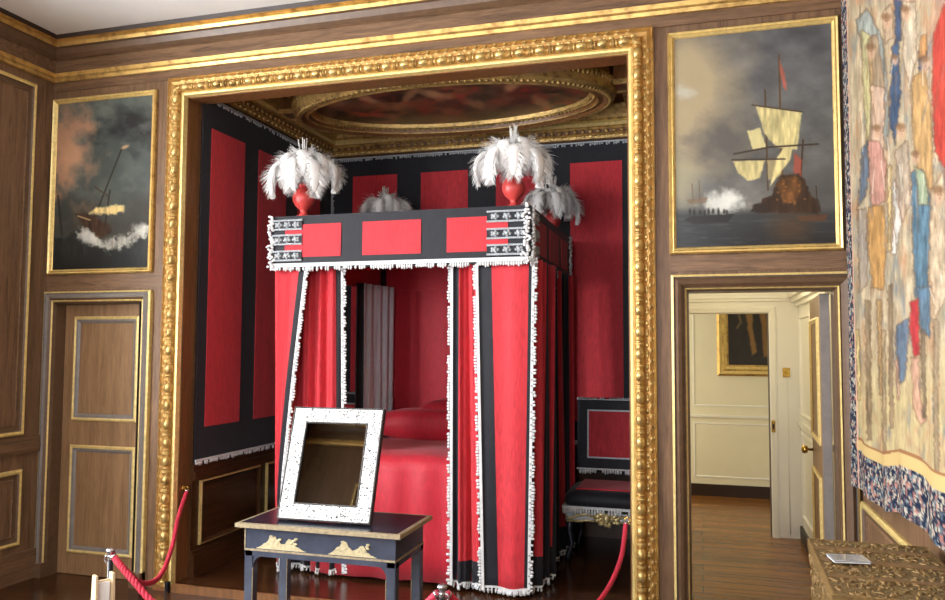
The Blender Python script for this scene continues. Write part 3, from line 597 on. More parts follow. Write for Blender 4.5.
# ================================================================== ALCOVE WALL HANGINGS
g0 = 'black and crimson hangings of the alcove'
hl = MB().box(0, .012, 0, AY-TH-.03, 0, 2.58).build('wall_hanging', M['black']); hl.location = (AX0+.004, TH+.003, .815)
tag(hl, 'black wall hanging with crimson panels on the left side of the alcove', 'wall hanging')
for y0, y1 in ((.22, .645), (.84, 1.27), (1.47, 1.88)): MB().box(.011, .016, y0-TH-.003, y1-TH-.003, 1.058-.815, 3.175-.815).build('red_panel', M['red'], hl)
fringe('top_fringe', [(.014, 0, 2.565), (.014, AY-TH-.03, 2.565)], (0, 0, -1), hl, .022, .012, .02, M['silver'])
fringe('bottom_fringe', [(.014, 0, .01), (.014, AY-TH-.03, .01)], (0, 0, -1), hl, .026)
hb = MB().box(0, AX1-AX0-.04, -.012, 0, 0, 2.58).build('wall_hanging', M['black']); hb.location = (AX0+.02, AY-.004, .815)
tag(hb, 'black wall hanging with crimson panels on the back wall behind the bed', 'wall hanging')
for x0, x1 in ((-3.108, -2.665), (-2.43, -1.982), (-1.722, -1.298), (-1.061, -.617)): MB().box(x0-AX0-.02, x1-AX0-.02, -.017, -.011, 1.0-.815, 3.213-.815).build('red_panel', M['red'], hb)
fringe('top_fringe', [(0, -.015, 2.565), (AX1-AX0-.04, -.015, 2.565)], (0, 0, -1), hb, .022, .012, .02, M['silver'])
fringe('bottom_fringe', [(0, -.015, .01), (AX1-AX0-.04, -.015, .01)], (0, 0, -1), hb, .026)
fringe('corner_fringe', [(.015, -.02, 2.52), (.015, -.02, .03)], (1, 0, 0), hb, .016, .01, .022, M['silver'])
hr = MB().box(-.012, 0, 0, AY-TH-.03, 0, 2.56).build('wall_hanging', M['black']); hr.location = (AX1-.004, TH+.015, .815)  # plain hanging out of view, added for its effect on the alcove light
tag(hr, 'unseen black wall hanging added for the light on the right side wall of the alcove', 'wall hanging')
# ================================================================== CEILING OVAL
oc = (-1.84, 1.08); ov = thing('ceiling_painting', 'oval ceiling painting in a heavy carved gilt moulding above the bed', 'painting', (oc[0], oc[1], 3.5))
b = MB(); NS = 96
oprof = [(1.27, .69, .14), (1.275, .695, .06), (1.28, .70, .0), (1.27, .69, -.05), (1.24, .66, -.075), (1.21, .63, -.08), (1.19, .61, -.06), (1.18, .60, -.055), (1.15, .57, -.07), (1.15, .57, -.06), (1.13, .56, -.03), (1.11, .545, -.04), (1.09, .53, -.03), (1.08, .52, .02)]
b.rings([[(a*math.cos(2*PI*k/NS), c*math.sin(2*PI*k/NS), z) for k in range(NS)] for a, c, z in oprof], [1, 0, 0, 0, 0, 1, 1, 0, 0, 1, 2, 2, 0])
for k in range(150):
    g = 2*PI*k/150; b.blob((1.235*math.cos(g), .655*math.sin(g), -.07), (.018, .018, .014), 0, 6, 4); b.blob((1.12*math.cos(g), .552*math.sin(g), -.037), (.014, .012, .01), 2, 6, 4)
    b.blob((1.28*math.cos(g), .70*math.sin(g), .03), (.012, .012, .03), 0, 6, 4)
b.build('oval_frame', [M['goldold'], M['jamb'], M['gold']], ov)
TH_, RR = np.meshgrid(np.linspace(0, 2*PI, 160), np.linspace(.0, 1, 90))
A = Art(np.stack([oc[0]+1.09*RR*np.cos(TH_), oc[1]+.53*RR*np.sin(TH_), np.full_like(RR, 3.50)], -1)); u, v = A.u, A.v
nz = fbm(u/22, v/7, 81); A.c = np.array([92, 66, 46])*(.35+1.2*nz)[:, None]
A.mix((fbm(u/30, v/8, 91)-.5)*5, (150, 100, 64)); A.mix((fbm(u/14, v/6, 95)-.56)*6, (150, 60, 40)); A.mix((fbm(u/18, v/7, 99)-.58)*6, (40, 32, 28))
for k in range(14): A.ell(340+k*17+RNG.normal()*5, 104+RNG.normal()*8-k*.6, 7+RNG.random()*6, 3+RNG.random()*2, [(186, 128, 88), (150, 70, 48), (196, 150, 108), (104, 60, 40)][k % 4], .8, .75, RNG.normal()*.5, .4)
A.P = A.P-np.array(ov.location); co = A.build('canvas', M['art'], ov)
bm = bmesh.new(); bm.from_mesh(co.data); bm.verts.ensure_lookup_table(); bmesh.ops.delete(bm, geom=[bm.verts[i] for i in range(len(bm.verts)-4, len(bm.verts))], context='VERTS'); bm.to_mesh(co.data); bm.free(); solid(co, .004)
b = MB()                                                     # ribs tying the oval to the cornice
for x0, x1, y0, y1 in ((AX0+.12, oc[0]-1.26, .96, 1.16), (oc[0]+1.27, AX1-.12, .96, 1.16), (-1.93, -1.73, 1.75, AY-.12), (-1.93, -1.73, TH+.03, .37)):
    b.box(x0, x1, y0, y1, 3.50, AH, 1)
    if x1-x0 > y1-y0 or y1 == 1.16:
        for yy in (y0, y1): b.box(x0, x1, yy-.012, yy+.012, 3.485, 3.52, 0)
    else:
        for xx in (x0, x1): b.box(xx-.012, xx+.012, y0, y1, 3.485, 3.52, 0)
struct(b.build('trim_14', [M['goldold'], M['jamb']]))
b = MB()                                                     # gilt fillets that frame the corner fields of the alcove ceiling
b.rings([[(AX0+.2+d, TH+.05, 3.64-h), (AX0+.2+d, AY-.2-d, 3.64-h), (AX1-.2-d, AY-.2-d, 3.64-h), (AX1-.2-d, TH+.05, 3.64-h)] for d, h in ((0, 0), (0, .03), (.03, .035), (.04, 0))], None, False)
struct(b.build('trim_15', M['goldold']))
# ================================================================== BED
BX0, BX1, BY0, BY1, BZ0, BZ1 = -2.90, -1.035, .33, 1.88, 2.165, 2.535
bed = thing('four_poster_bed', 'crimson and black canopied state bed standing in the alcove', 'bed', (-1.97, 1.1, PT))
BO = np.array(bed.location)
def bl(x, y, z): return (x-BO[0], y-BO[1], z-BO[2])
def bbx(b, x0, x1, y0, y1, z0, z1, m=0): return b.box(x0-BO[0], x1-BO[0], y0-BO[1], y1-BO[1], z0-BO[2], z1-BO[2], m)
b = MB(); bbx(b, BX0+.03, BX1-.03, BY0+.03, BY1-.02, 2.49, 2.52); b.build('tester', M['black'], bed)
b = MB(); bbx(b, BX0+.03, BX1-.03, BY0+.03, BY1-.02, 2.478, 2.49); b.build('tester_lining', M['redcloth'], bed)
def red(x0, x1, y0, y1, z0, z1, p): b = MB(); bbx(b, x0, x1, y0, y1, z0, z1); return b.build('red_panel', M['red'], p)
def lace_tab(p, fn, a0, a1, z0, z1):
    """black strip edged with silver lace; fn(a, z, out)"""
    b = MB(); b.prism([(a0, z0), (a1, z0), (a1, z1), (a0, z1)], fn, .006, .012, 1)
    n = int((a1-a0)/.013)
    for zz in (z0, z1):
        b.prism([(a0, zz-.006), (a1, zz-.006), (a1, zz+.006), (a0, zz+.006)], fn, .008, .016, 0)
        for i in range(n): c = fn(a0+(a1-a0)*(i+.5)/n, zz, .014); b.blob(c, .0075, 0, 5, 3)
    for i in range(3):
        ca = a0+(a1-a0)*(.2+.3*i); zc = (z0+z1)/2
        b.blob(fn(ca, zc, .014), .016, 0, 6, 4)
        for q in range(5): g = q*2*PI/5+i; b.blob(fn(ca+.021*math.cos(g), zc+.014*math.sin(g), .012), .0115, 0, 5, 3)
    return b.build('lace_tab', [M['silver'], M['black']], p)
def lace_corner(p, fn, a, z0, z1):
    b = MB(); n = 24
    for i in range(n):
        z = z0+(z1-z0)*(i+.5)/n; w = .022*(1+.45*math.sin(i*PI/4))
        for q in range(3): b.blob(fn(a+random.uniform(-w, w), z+random.uniform(-.006, .006), .012+random.random()*.008), (.012, .010, .010), 0, 5, 3)
    return b.build('corner_lace', M['white'], p)
# front valance
b = MB(); bbx(b, BX0, BX1, BY0, BY0+.03, BZ0, BZ1); vf = b.build('valance', M['black'], bed)
for x0, x1 in ((-2.79, -2.36), (-2.199, -1.776), (-1.595, -1.18)): red(x0, x1, BY0-.006, BY0, 2.243, 2.472, vf)
Vf = lambda a, z, h: bl(a, BY0-h, z)
for z0, z1 in ((2.44, 2.503), (2.335, 2.398), (2.222, 2.285)): lace_tab(vf, Vf, -2.885, -2.655, z0, z1)
for z0, z1 in ((2.435, 2.50), (2.325, 2.385), (2.22, 2.28)): lace_tab(vf, Vf, -1.32, -1.05, z0, z1)
lace_corner(vf, Vf, BX0+.005, 2.17, 2.54); lace_corner(vf, Vf, BX1-.02, 2.17, 2.545)
fringe('bottom_fringe', [bl(BX0-.005, BY0-.004, BZ0+.01), bl(BX1+.005, BY0-.004, BZ0+.01)], (0, 0, -1), vf, .03, .026, .017)
# right and left valances
b = MB(); bbx(b, BX1-.03, BX1, BY0+.03, BY1, BZ0, BZ1); vr = b.build('valance', M['black'], bed)
for y0, y1 in ((.47, .86), (.98, 1.36), (1.48, 1.76)): red(BX1, BX1+.006, y0, y1, 2.243, 2.472, vr)
Vr = lambda a, z, h: bl(BX1+h, a, z)
for z0, z1 in ((2.435, 2.50), (2.325, 2.385), (2.22, 2.28)): lace_tab(vr, Vr, .35, .55, z0, z1); 
lace_corner(vr, Vr, .36, 2.17, 2.54); lace_corner(vr, Vr, BY1-.02, 2.17, 2.54)
fringe('bottom_fringe', [bl(BX1+.004, BY0, BZ0+.01), bl(BX1+.004, BY1, BZ0+.01)], (0, 0, -1), vr, .03, .026, .017)
b = MB(); bbx(b, BX0, BX0+.03, BY0+.03, BY1, BZ0, BZ1); vl = b.build('valance', M['black'], bed)
b = MB(); bbx(b, BX0, BX1, BY1, BY1+.02, BZ0, BZ1); b.build('valance', M['black'], bed)
# inner valance, headcloth, posts
b = MB(); bbx(b, -2.70, -2.69, BY0+.06, BY1-.06, 2.11, 2.48); bbx(b, -2.70, BX1-.1, BY1-.07, BY1-.06, 2.11, 2.48); bbx(b, -1.2, -1.19, BY0+.06, BY1-.06, 2.11, 2.48); b.build('inner_valance', M['redcloth'], bed)
b = MB(); bbx(b, -2.56, -1.15, 1.84, 1.86, .5, 2.48); b.build('headcloth', M['redcloth'], bed)
for x, y in ((-2.66, .53), (-1.20, .53), (-2.66, 1.80), (-1.24, 1.80)):
    b = MB(); b.lathe([(.035, 0), (.035, .5), (.026, .56), (.022, 1.2), (.024, 2.43)], bl(x, y, PT), 14); b.build('post', M['lacquer'], bed)
b = MB(); bbx(b, -2.60, -1.24, .47, 1.83, .16, .5); b.build('bed_frame', M['lacquer'], bed)
# mattress with a soft coverlet that falls to the floor at the foot
def coverlet():
    b = MB(); n, x0, x1 = 40, -2.60, -1.26; prof = []
    for y, z in ((.415, .075), (.425, .3), (.43, .55), (.437, .78), (.45, .83), (.475, .862), (.53, .88), (.8, .885), (1.1, .875), (1.5, .87), (1.8, .87)): prof.append((y, z))
    R = []
    for y, z in prof:
        R.append([bl(x0+(x1-x0)*i/n, y+.008*math.sin(i*.9+y*3)*(1 if z < .8 else .2), z+.008*fr(i, y)) for i in range(n+1)])
    b.rings(R, None, False, True); return b.build('coverlet', M['redcloth'], bed)
def fr(i, y): return math.sin(i*.35+y*5)*math.cos(i*.21-y*3)
solid(coverlet(), .012)
b = MB(); bbx(b, -2.58, -1.28, .46, 1.82, .5, .85); b.build('mattress', M['redcloth'], bed)
def cushion(name, c, r, m, p, pw=2.6):
    b = MB(); n, k = 28, 14; vs = []; sg = lambda x: math.copysign(abs(x)**(2/pw), x)
    R = []
    for i in range(k+1):
        a = -PI/2+PI*i/k; R.append([(c[0]+r[0]*sg(math.cos(a))*sg(math.cos(2*PI*j/n)), c[1]+r[1]*sg(math.cos(a))*sg(math.sin(2*PI*j/n)), c[2]+r[2]*math.sin(a)) for j in range(n)])
    b.rings(R, None, True, True); return b.build(name, m, p)
cushion('bolster', bl(-1.93, 1.55, .99), (.66, .20, .13), M['redcloth'], bed, 5); cushion('pillow', bl(-1.85, 1.62, 1.07), (.40, .16, .13), M['redcloth'], bed, 3.2)
# ------------------------------------------------------------------ bed curtains
def curtain(name, label, rows, folds, amp, bands, hem, thick=.008, base_m=None, nz=26, nx=70, fr_sides=(), group=None, bottom=True, fdir=(0, -1)):
    """rows: [(z, (xa,ya), (xb,yb))...] top to bottom; bands: list of (s0,s1) black strips in metres from either edge: ('a',w) / ('b',w) / (s0,s1) fractions"""
    zs = [r[0] for r in rows]; V = []; cols = []
    def at(z):
        for (z0, a0, b0), (z1, a1, b1) in zip(rows[:-1], rows[1:]):
            if z <= z0+1e-9 and z >= z1-1e-9:
                t_ = (z0-z)/(z0-z1); return [a0[k]*(1-t_)+a1[k]*t_ for k in (0, 1)], [b0[k]*(1-t_)+b1[k]*t_ for k in (0, 1)]
    top, btm = zs[0], zs[-1]; ox, oy = rows[-1][1]; base = np.array([ox, oy, btm])
    zl = sorted(set([round(top+(btm-top)*i/nz, 4) for i in range(nz+1)]+[round(btm+hem, 4)] if hem else [round(top+(btm-top)*i/nz, 4) for i in range(nz+1)]), reverse=True)
    ph = random.random()*6; b = MB(); R = []
    for z in zl:
        a, e = at(z); dx, dy = e[0]-a[0], e[1]-a[1]; L = math.hypot(dx, dy); nx_, ny_ = -dy/L, dx/L
        t_ = (top-z)/(top-btm); row = []
        wa = next((q[1] for q in bands if q[0] == 'a'), 0)/L; wb = next((q[1] for q in bands if q[0] == 'b'), 0)/L
        na = 8 if wa else 0; nb = 8 if wb else 0
        SS = [wa*i/8 for i in range(na)]+[wa+(1-wa-wb)*i/(nx-na-nb) for i in range(nx-na-nb)]+([1-wb+wb*i/8 for i in range(9)] if nb else [1.0])
        for i in range(nx+1):
            s = SS[i]; w = math.sin(PI*min(1, s/.06)/2)*math.sin(PI*min(1, (1-s)/.06)/2)
            o = amp*w*(math.sin(2*PI*folds*s+.25*math.sin(t_*3+s*4))+.35*math.sin(2*PI*folds*2.3*s+1+t_))*(.75+.35*t_)
            row.append((a[0]+dx*s+nx_*o-base[0], a[1]+dy*s+ny_*o-base[1], z-base[2]+(.006*math.sin(2*PI*folds*s*1.3) if z == zl[-1] else 0)))
        R.append(row)
    for k in range(len(zl)-1):
        a, e = at((zl[k]+zl[k+1])/2); L = math.hypot(e[0]-a[0], e[1]-a[1])
        o = k*(nx+1)
        if k == 0: b.v += [p for row in R for p in row]
        for i in range(nx):
            s = (i+.5)/nx; blk = hem and zl[k+1] < btm+hem-1e-4
            for q in bands:
                if q[0] == 'a': blk = blk or i < 8
                elif q[0] == 'b': blk = blk or i >= nx-8
                else: blk = blk or q[0] < s < q[1]
            b.f.append((o+i, o+i+1, o+nx+1+i+1, o+nx+1+i)); b.m.append(1 if blk else 0); b.sm.append(True)
    c = b.build(name, [base_m or M['red'], M['black']]); c.location = base; tag(c, label, 'curtain', group); solid(c, thick)
    for side in fr_sides:
        i = 0 if side == 'a' else nx; a, e = at(zl[0]); d = np.array([e[0]-a[0], e[1]-a[1], 0]); d = d/np.linalg.norm(d)
        fringe('edge_fringe', [Vector(r[i])+Vector((fdir[0]*.006, fdir[1]*.006, 0)) for r in R[::3]+[R[-1]]], (-d if side == 'a' else d), c, .02, .018, .02)
    if bottom: fringe('hem_fringe', [Vector(p)+Vector((0, -.004, .012)) for p in R[-1][::2]], (0, 0, -1), c, .03, .012, .015)
    return c
gc = 'bed curtains of the state bed'
ct = 2.20; cb = .085
curtain('bed_curtain', 'left outer crimson bed curtain with a slanting black and white edge', [(ct, (-2.92, .42), (-2.615, .34)), (1.4, (-2.90, .42), (-2.70, .33)), (.6, (-2.885, .42), (-2.775, .33)), (cb, (-2.87, .44), (-2.77, .33))], 1.2, .010, [('b', .075)], .0, fr_sides='b', nx=40)
curtain('bed_curtain', 'gathered crimson bed curtain at the left of the bed opening, behind the mirror', [(ct, (-2.86, .47), (-2.385, .43)), (cb, (-2.86, .47), (-2.34, .42))], 4.5, .026, [('b', .062)], .18, fr_sides='b', nx=90)
curtain('bed_curtain', 'gathered crimson bed curtain with black edge at the right of the bed opening', [(ct, (-1.59, .40), (-1.36, .42)), (cb, (-1.575, .38), (-1.30, .40))], 2.6, .022, [('a', .062)], .16, fr_sides='a', nx=60)
curtain('bed_curtain', 'broad flat crimson bed curtain with black bands at the right front corner', [(ct, (-1.405, .355), (-1.012, .375)), (cb, (-1.35, .34), (-1.04, .36))], 1.0, .010, [('a', .105), ('b', .04)], .0, fr_sides='ab', nx=60)
curtain('bed_curtain', 'shaded side bed curtain next to the right front corner', [(ct, (-1.035, .42), (-1.0, .98)), (cb, (-1.03, .40), (-.985, .80))], 3.2, .028, [(.0, .12), (.5, .66), ('b', .07)], .2, nx=80, fdir=(1, 0), fr_sides='b')
curtain('bed_curtain', 'shaded side bed curtain furthest back, beside the armchair', [(ct, (-1.05, 1.02), (-1.0, 1.80)), (cb, (-1.05, 1.10), (-.99, 1.72))], 4.2, .03, [(.0, .3), (.55, .68), ('b', .08)], .2, nx=90, fdir=(1, 0))
curtain('lining_curtain', 'pale grey-blue lining curtain inside the bed beside the headcloth', [(2.14, (-2.655, 1.24), (-2.57, 1.82)), (.6, (-2.655, 1.24), (-2.57, 1.80))], 5, .025, [(0, .12)], 0, base_m=M['greysilk'], nx=80, bottom=False)
# ================================================================== PLUME FINIALS
def feather_mesh(seed, reach, rise, drop, width):
    r = random.Random(seed); b = MB()
    P = [Vector((.012, 0, 0)), Vector((.03, 0, rise*1.25)), Vector((reach*1.2, 0, rise*1.45)), Vector((reach*.98, 0, -drop))]
    def bz(t_): m = 1-t_; return P[0]*m**3+P[1]*3*m*m*t_+P[2]*3*m*t_*t_+P[3]*t_**3
    b.tube([bz(k/14) for k in range(15)], [.004*(1-k/18) for k in range(15)], 5)
    R = []
    for k in range(15):
        t_ = .1+.9*k/14; p = bz(t_); tg = (bz(min(1, t_+.01))-bz(t_-.01)).normalized(); nr = Vector((0, 1, 0)).cross(tg); w = width*.46*min(1, t_*2.4)*math.sqrt(max(.02, 1-max(0, (t_-.72)/.29)**2))
        R.append([tuple(p+Vector((0, 1, 0))*w*math.cos(g*PI/5)*(.9+.2*r.random())+nr*w*.5*(math.sin(g*PI/5)*.8-.5)*(.9+.2*r.random())) for g in range(10)])
    b.rings(R, None, True, True)
    side = Vector((0, 1, 0)); n = 120
    for k in range(n):
        t_ = .12+.88*k/(n-1); p = bz(t_); tg = (bz(min(1, t_+.01))-bz(t_-.01)).normalized(); nrm = side.cross(tg)
        for sg in (-1, 1):
            for lay in range(3):
                ln = width*1.15*(min(1, t_*2.2))*(.8+.4*r.random())*(1 if t_ < .8 else 1-.45*(t_-.8)/.2)*(1, .9, .7)[lay]
                d = (side*sg*(1-.3*lay)+tg*(.55+.25*r.random())+nrm*(.35*lay-.15+r.uniform(-.45, .35))).normalized(); w = .0046; q = p.copy(); pr = []
                for j in range(4):
                    pr.append((q-tg*w*(1-j/4.5), q+tg*w*(1-j/4.5))); d = (d+Vector((0, 0, -.13-.12*lay))-nrm*.05+tg*.12+side*r.uniform(-.2, .2)).normalized(); q = q+d*ln/3
                vs = [x for pp in pr for x in pp]; b.add(vs, [(2*j, 2*j+1, 2*j+3, 2*j+2) for j in range(3)])
    for k in range(16):                                      # curled tip
        g = 2*PI*k/16; p = bz(1); d = Vector((.3*math.cos(g), math.sin(g), -1.2)).normalized(); w = .005
        vs = []; q = p
        for j in range(3): vs += [q+Vector((w, 0, 0)), q-Vector((w, 0, 0))]; q = q+d*.022; d = (d+Vector((-.25, 0, -.2))).normalized()
        b.add(vs, [(0, 1, 3, 2), (2, 3, 5, 4)])
    return b
fin = thing('plume_finial', '', 'finial', (-2.70, .42, 2.536))
UR = [(.052, 0), (.056, .008), (.03, .02), (.022, .04), (.03, .055), (.062, .085), (.078, .118), (.08, .145), (.068, .182), (.046, .208), (.036, .222), (.046, .236), (.05, .243), (.04, .246)]
MB().lathe(UR, (0, 0, 0), 28).build('urn', M['urn'], fin)
specs = [(0, .24, .15, .03, .095), (48, .25, .15, -.02, .09), (95, .21, .16, .02, .1), (140, .25, .15, .0, .095), (185, .25, .14, .05, .1), (228, .23, .14, .07, .1), (270, .20, .15, .05, .105), (315, .24, .14, .09, .1), (70, .19, .19, -.06, .1), (245, .17, .18, -.02, .1), (295, .18, .19, -.03, .1), (340, .19, .18, -.02, .1), (160, .18, .18, -.03, .1), (115, .12, .17, -.05, .09), (290, .12, .16, -.02, .1), (200, .13, .17, -.03, .09), (20, .14, .17, -.04, .09)]
fmesh = []
for k, (a, re, ri, dr, w) in enumerate(specs):
    o = feather_mesh(k, re, ri, dr, w).build('plume', M['feather'], fin); o.location = (0, 0, .235); o.rotation_euler = (0, 0, math.radians(a))
b = MB()
for k in range(11):
    a = k*2.4; s = .012+.035*(k % 4)/3; b.tube([(0, 0, .23), (s*.5*math.cos(a), s*.5*math.sin(a), .4), (s*1.2*math.cos(a), s*1.2*math.sin(a), .54+.03*(k % 3)/2)], [.004, .003, .0045], 5)
b.build('egret_spray', M['quill'], fin)
FL = 'plume finials on the bed canopy'
fin['label'] = 'white ostrich plumes in a red urn on the front left corner of the canopy'; fin['group'] = FL
for loc_, lab, rz in (((-1.165, .42, 2.536), 'white ostrich plumes in a red urn on the front right corner of the canopy', .23), ((-2.63, 1.75, 2.537), 'half-hidden ostrich plumes at the back left corner of the canopy', 4.0), ((-1.15, 1.74, 2.537), 'shaded ostrich plumes in a red urn at the back right corner of the canopy', 1.1)):
    c = copy_tree(fin); c.location = loc_; c.scale = (.86,)*3 if loc_[1] > 1 else (.96,)*3; c.rotation_euler = (0, 0, rz); c['label'] = lab
# ================================================================== ARMCHAIRS
ch = thing('chair', 'black and crimson upholstered chair with gilt carved rail right of the bed', 'chair', (-.665, 1.50, PT), 0, 'chairs beside the state bed')
b = MB(); b.bbox(-.30, .30, .27, .345, .58, 1.165, .02); bk = b.build('backrest', M['black'], ch); bk.rotation_euler = (math.radians(-4), 0, 0); bk.location = (0, -.02, .02)
MB().box(-.205, .205, .262, .272, .70, 1.065).build('back_panel', M['red'], bk)
b = MB(); b.rect(lambda a, z, h: (a, .27-h, z), -.215, .215, .69, 1.075, [(0, 0), (0, .012), (.012, .012), (.012, 0)]); b.build('braid', M['silver'], bk)
fringe('back_fringe', [(-.30, .265, .62), (-.30, .265, 1.16), (.30, .265, 1.16), (.30, .265, .62)], (0, 0, 1), bk, .014, .008, .02, M['silver'])
fringe('back_fringe', [(-.30, .265, .60), (.30, .265, .60)], (0, 0, -1), bk, .03, .012, .02)
st = cushion('seat', (0, 0, .455), (.32, .29, .075), M['black'], ch, 7)
MB().bbox(-.23, .23, -.20, .22, .518, .535, .006).build('seat_panel', M['redcloth'], st)
fringe('seat_fringe', [(-.315, .28, .40), (-.315, -.285, .40), (.315, -.285, .40), (.315, .28, .40)], (0, 0, -1), st, .035, .018, .02)
b = MB(); b.box(-.30, .30, -.265, -.235, .315, .375, 0); b.box(-.30, -.27, -.25, .27, .315, .375, 0); b.box(.27, .30, -.25, .27, .315, .375, 0); b.box(-.30, .30, .25, .28, .315, .375, 0)
b.build('seat_rail', M['silvered'], ch)
b = MB()                                                     # carved gilt mask and scrolls on the front rail
for k in range(26):
    a = random.uniform(-1, 1); b.blob((a*.085, -.272-random.random()*.012, .335+random.uniform(-.045, .04)*(1-.5*abs(a))), (.016+random.random()*.012, .012, .012+random.random()*.01), 0, 7, 5)
b.blob((0, -.285, .34), (.03, .022, .04), 0, 10, 7)
for s in (-1, 1):
    b.tube([(s*.08, -.27, .345), (s*.15, -.272, .362), (s*.21, -.272, .35), (s*.26, -.27, .325), (s*.295, -.268, .335)], .011, 7); b.tube([(s*.07, -.27, .315), (s*.14, -.272, .318), (s*.2, -.272, .308), (s*.29, -.268, .305)], .008, 7)
b.build('carved_mask', M['gilt_wood'], ch)
for x, y in ((-.27, -.235), (.27, -.235), (-.27, .25), (.27, .25)):
    b = MB(); b.tube([(x, y, .33), (x*1.02, y, .24), (x*.95, y, .14), (x*1.05, y-.02*(1 if y < 0 else -1), .05), (x*1.06, y, .0)], [.028, .024, .018, .02, .026], 10); b.build('leg', M['lacquer'], ch)
c = copy_tree(ch); c.location = (-3.03, 1.52, PT); c['label'] = 'black and crimson chair left of the bed, mostly hidden behind the mirror and curtain'
# ================================================================== TABLE
TX0, TX1, TY0, TY1, TZ = -2.215, -1.345, -1.10, -.65, .75
tb = thing('side_table', 'black lacquer table with gilt landscape decoration below the white-framed mirror', 'table', ((TX0+TX1)/2, (TY0+TY1)/2, 0)); W, D = (TX1-TX0)/2, (TY1-TY0)/2
b = MB(); b.bbox(-W, W, -D, D, TZ-.022, TZ, .003, 0); tt = b.build('tabletop', M['lacquer'], tb)
b = MB(); b.rect(lambda a, c_, h: (a, c_, h+TZ-.0205), -W-.002, W+.002, -D-.002, D+.002, [(.004, 0), (0, .0), (0, .019), (.012, .0222), (.02, .0208)]); b.build('worn_edge', M['wornedge'], tt)
b = MB(); i_ = .035; b.box(-W+i_, W-i_, -D+i_, D-i_, TZ-.135, TZ-.022); ap = b.build('apron', M['tablelacquer'], tb)
b = MB(); b.box(-W+i_-.004, W-i_+.004, -D+i_-.004, -D+i_, TZ-.137, TZ-.128); b.box(-W+i_-.004, -W+i_, -D+i_-.004, D-i_, TZ-.137, TZ-.128); b.box(W-i_, W-i_+.004, -D+i_-.004, D-i_, TZ-.137, TZ-.128); b.box(-W+i_-.003, -W+i_+.003, -D+i_-.003, -D+i_, TZ-.13, TZ-.022); b.build('gilt_line', M['wornedge'], ap)
def motif(cx, s, seed):
    r = random.Random(seed); b = MB(); pts = []
    n = 26; fn = lambda a, z, h: (a, -D+i_-h, z)
    for k in range(n+1): a = k/n; hgt = .012+.045*math.exp(-((a-.33)/.13)**2)+.035*math.exp(-((a-.68)/.1)**2)+.012*r.random(); pts.append((cx+(a-.5)*s, TZ-.122+hgt*min(1, a*6, (1-a)*5)))
    pts = [(cx-s/2, TZ-.124), (cx+s/2, TZ-.124)]+pts[::-1]
    b.prism(pts, fn, 0, .003)
    for k in range(10): b.blob(fn(cx+(r.random()-.5)*s*.7, TZ-.11+r.random()*.05, .002), (.012, .003, .006), 0, 6, 4)
    return fixn(b.build('gilt_motif', M['chinoise'], ap))
motif(-.20, .27, 3); motif(.18, .25, 5)
for sx in (-1, 1):
    for sy in (-1, 1):
        b = MB(); x = sx*(W-i_-.022); y = sy*(D-i_-.022); b.bbox(x-.024, x+.024, y-.024, y+.024, 0, TZ-.135, .004)
        # rounded bracket to the rail
        fn = (lambda a, z, h: (x-sx*(.024+a), y+h, z)); q = [(0, TZ-.135)]+[(.055*(1-math.sin(g*PI/16)), TZ-.165-.05*(1-math.cos(g*PI/16))) for g in range(9)][::1]
        b.prism([(0, TZ-.136), (.07, TZ-.136), (.07, TZ-.16)]+[(.06-.06*math.sin(g*PI/16), TZ-.215+.055*math.cos(g*PI/16)) for g in range(9)], fn, -.02, .02)
        o = fixn(b.build('leg', M['tablelacquer'], tb))
        MB().box(x-sx*.024-.0015, x-sx*.024+.0015, y-.0255, y-.022, .02, TZ-.22).build('gilt_line', M['wornedge'], o)
b = MB(); b.box(-W+i_, W-i_, -D+i_-.002, -D+i_+.035, TZ-.163, TZ-.137); b.box(-W+i_-.002, -W+i_+.035, -D+i_, D-i_, TZ-.163, TZ-.137); b.box(W-i_-.035, W-i_+.002, -D+i_, D-i_, TZ-.163, TZ-.137); b.box(-W+i_, W-i_, D-i_-.035, D-i_, TZ-.163, TZ-.137); b.build('rail', M['tablelacquer'], tb)
# ================================================================== TABLE MIRROR
mi = thing('table_mirror', 'mirror in a white blossom-pierced frame leaning back on the black table', 'mirror', (-1.795, -.985, TZ+.007), math.radians(1.5))
tilt = math.atan2(.175, .545); mi.rotation_euler = (-tilt, 0, math.radians(1.5)); mi.rotation_mode = 'XYZ'
MW, MH, FWd = .25, .572, .082
b = MB(); b.box(-MW, MW, 0, .02, 0, MH); b.build('backing', M['darkback'], mi)
b = MB(); b.box(-MW+FWd, MW-FWd, -.004, 0, FWd, MH-FWd); b.build('glass', M['glass'], mi)
b = MB(); fn = lambda a, z, h: (a, -h, z)
b.rect(fn, -MW, MW, 0, MH, [(.008, .0), (.008, .010), (FWd-.006, .010), (FWd-.006, 0)])
for k in range(640):
    while True:
        x = random.uniform(-MW+.012, MW-.012); z = random.uniform(.012, MH-.012)
        if abs(x) > MW-FWd+.008 or z < FWd-.008 or z > MH-FWd+.008: break
    rr = random.uniform(.004, .0085); b.blob((x, -.010, z), (rr, .005, rr*random.uniform(.6, 1.1)), 0, 6, 3)
for k in range(330):
    while True:
        x = random.uniform(-MW+.012, MW-.012); z = random.uniform(.012, MH-.012)
        if abs(x) > MW-FWd+.008 or z < FWd-.008 or z > MH-FWd+.008: break
    b.blob((x, -.011, z), (.0032, .006, .0032), 1, 5, 3)
b.build('frame', [M['whiteframe'], M['darkback']], mi)
b = MB()
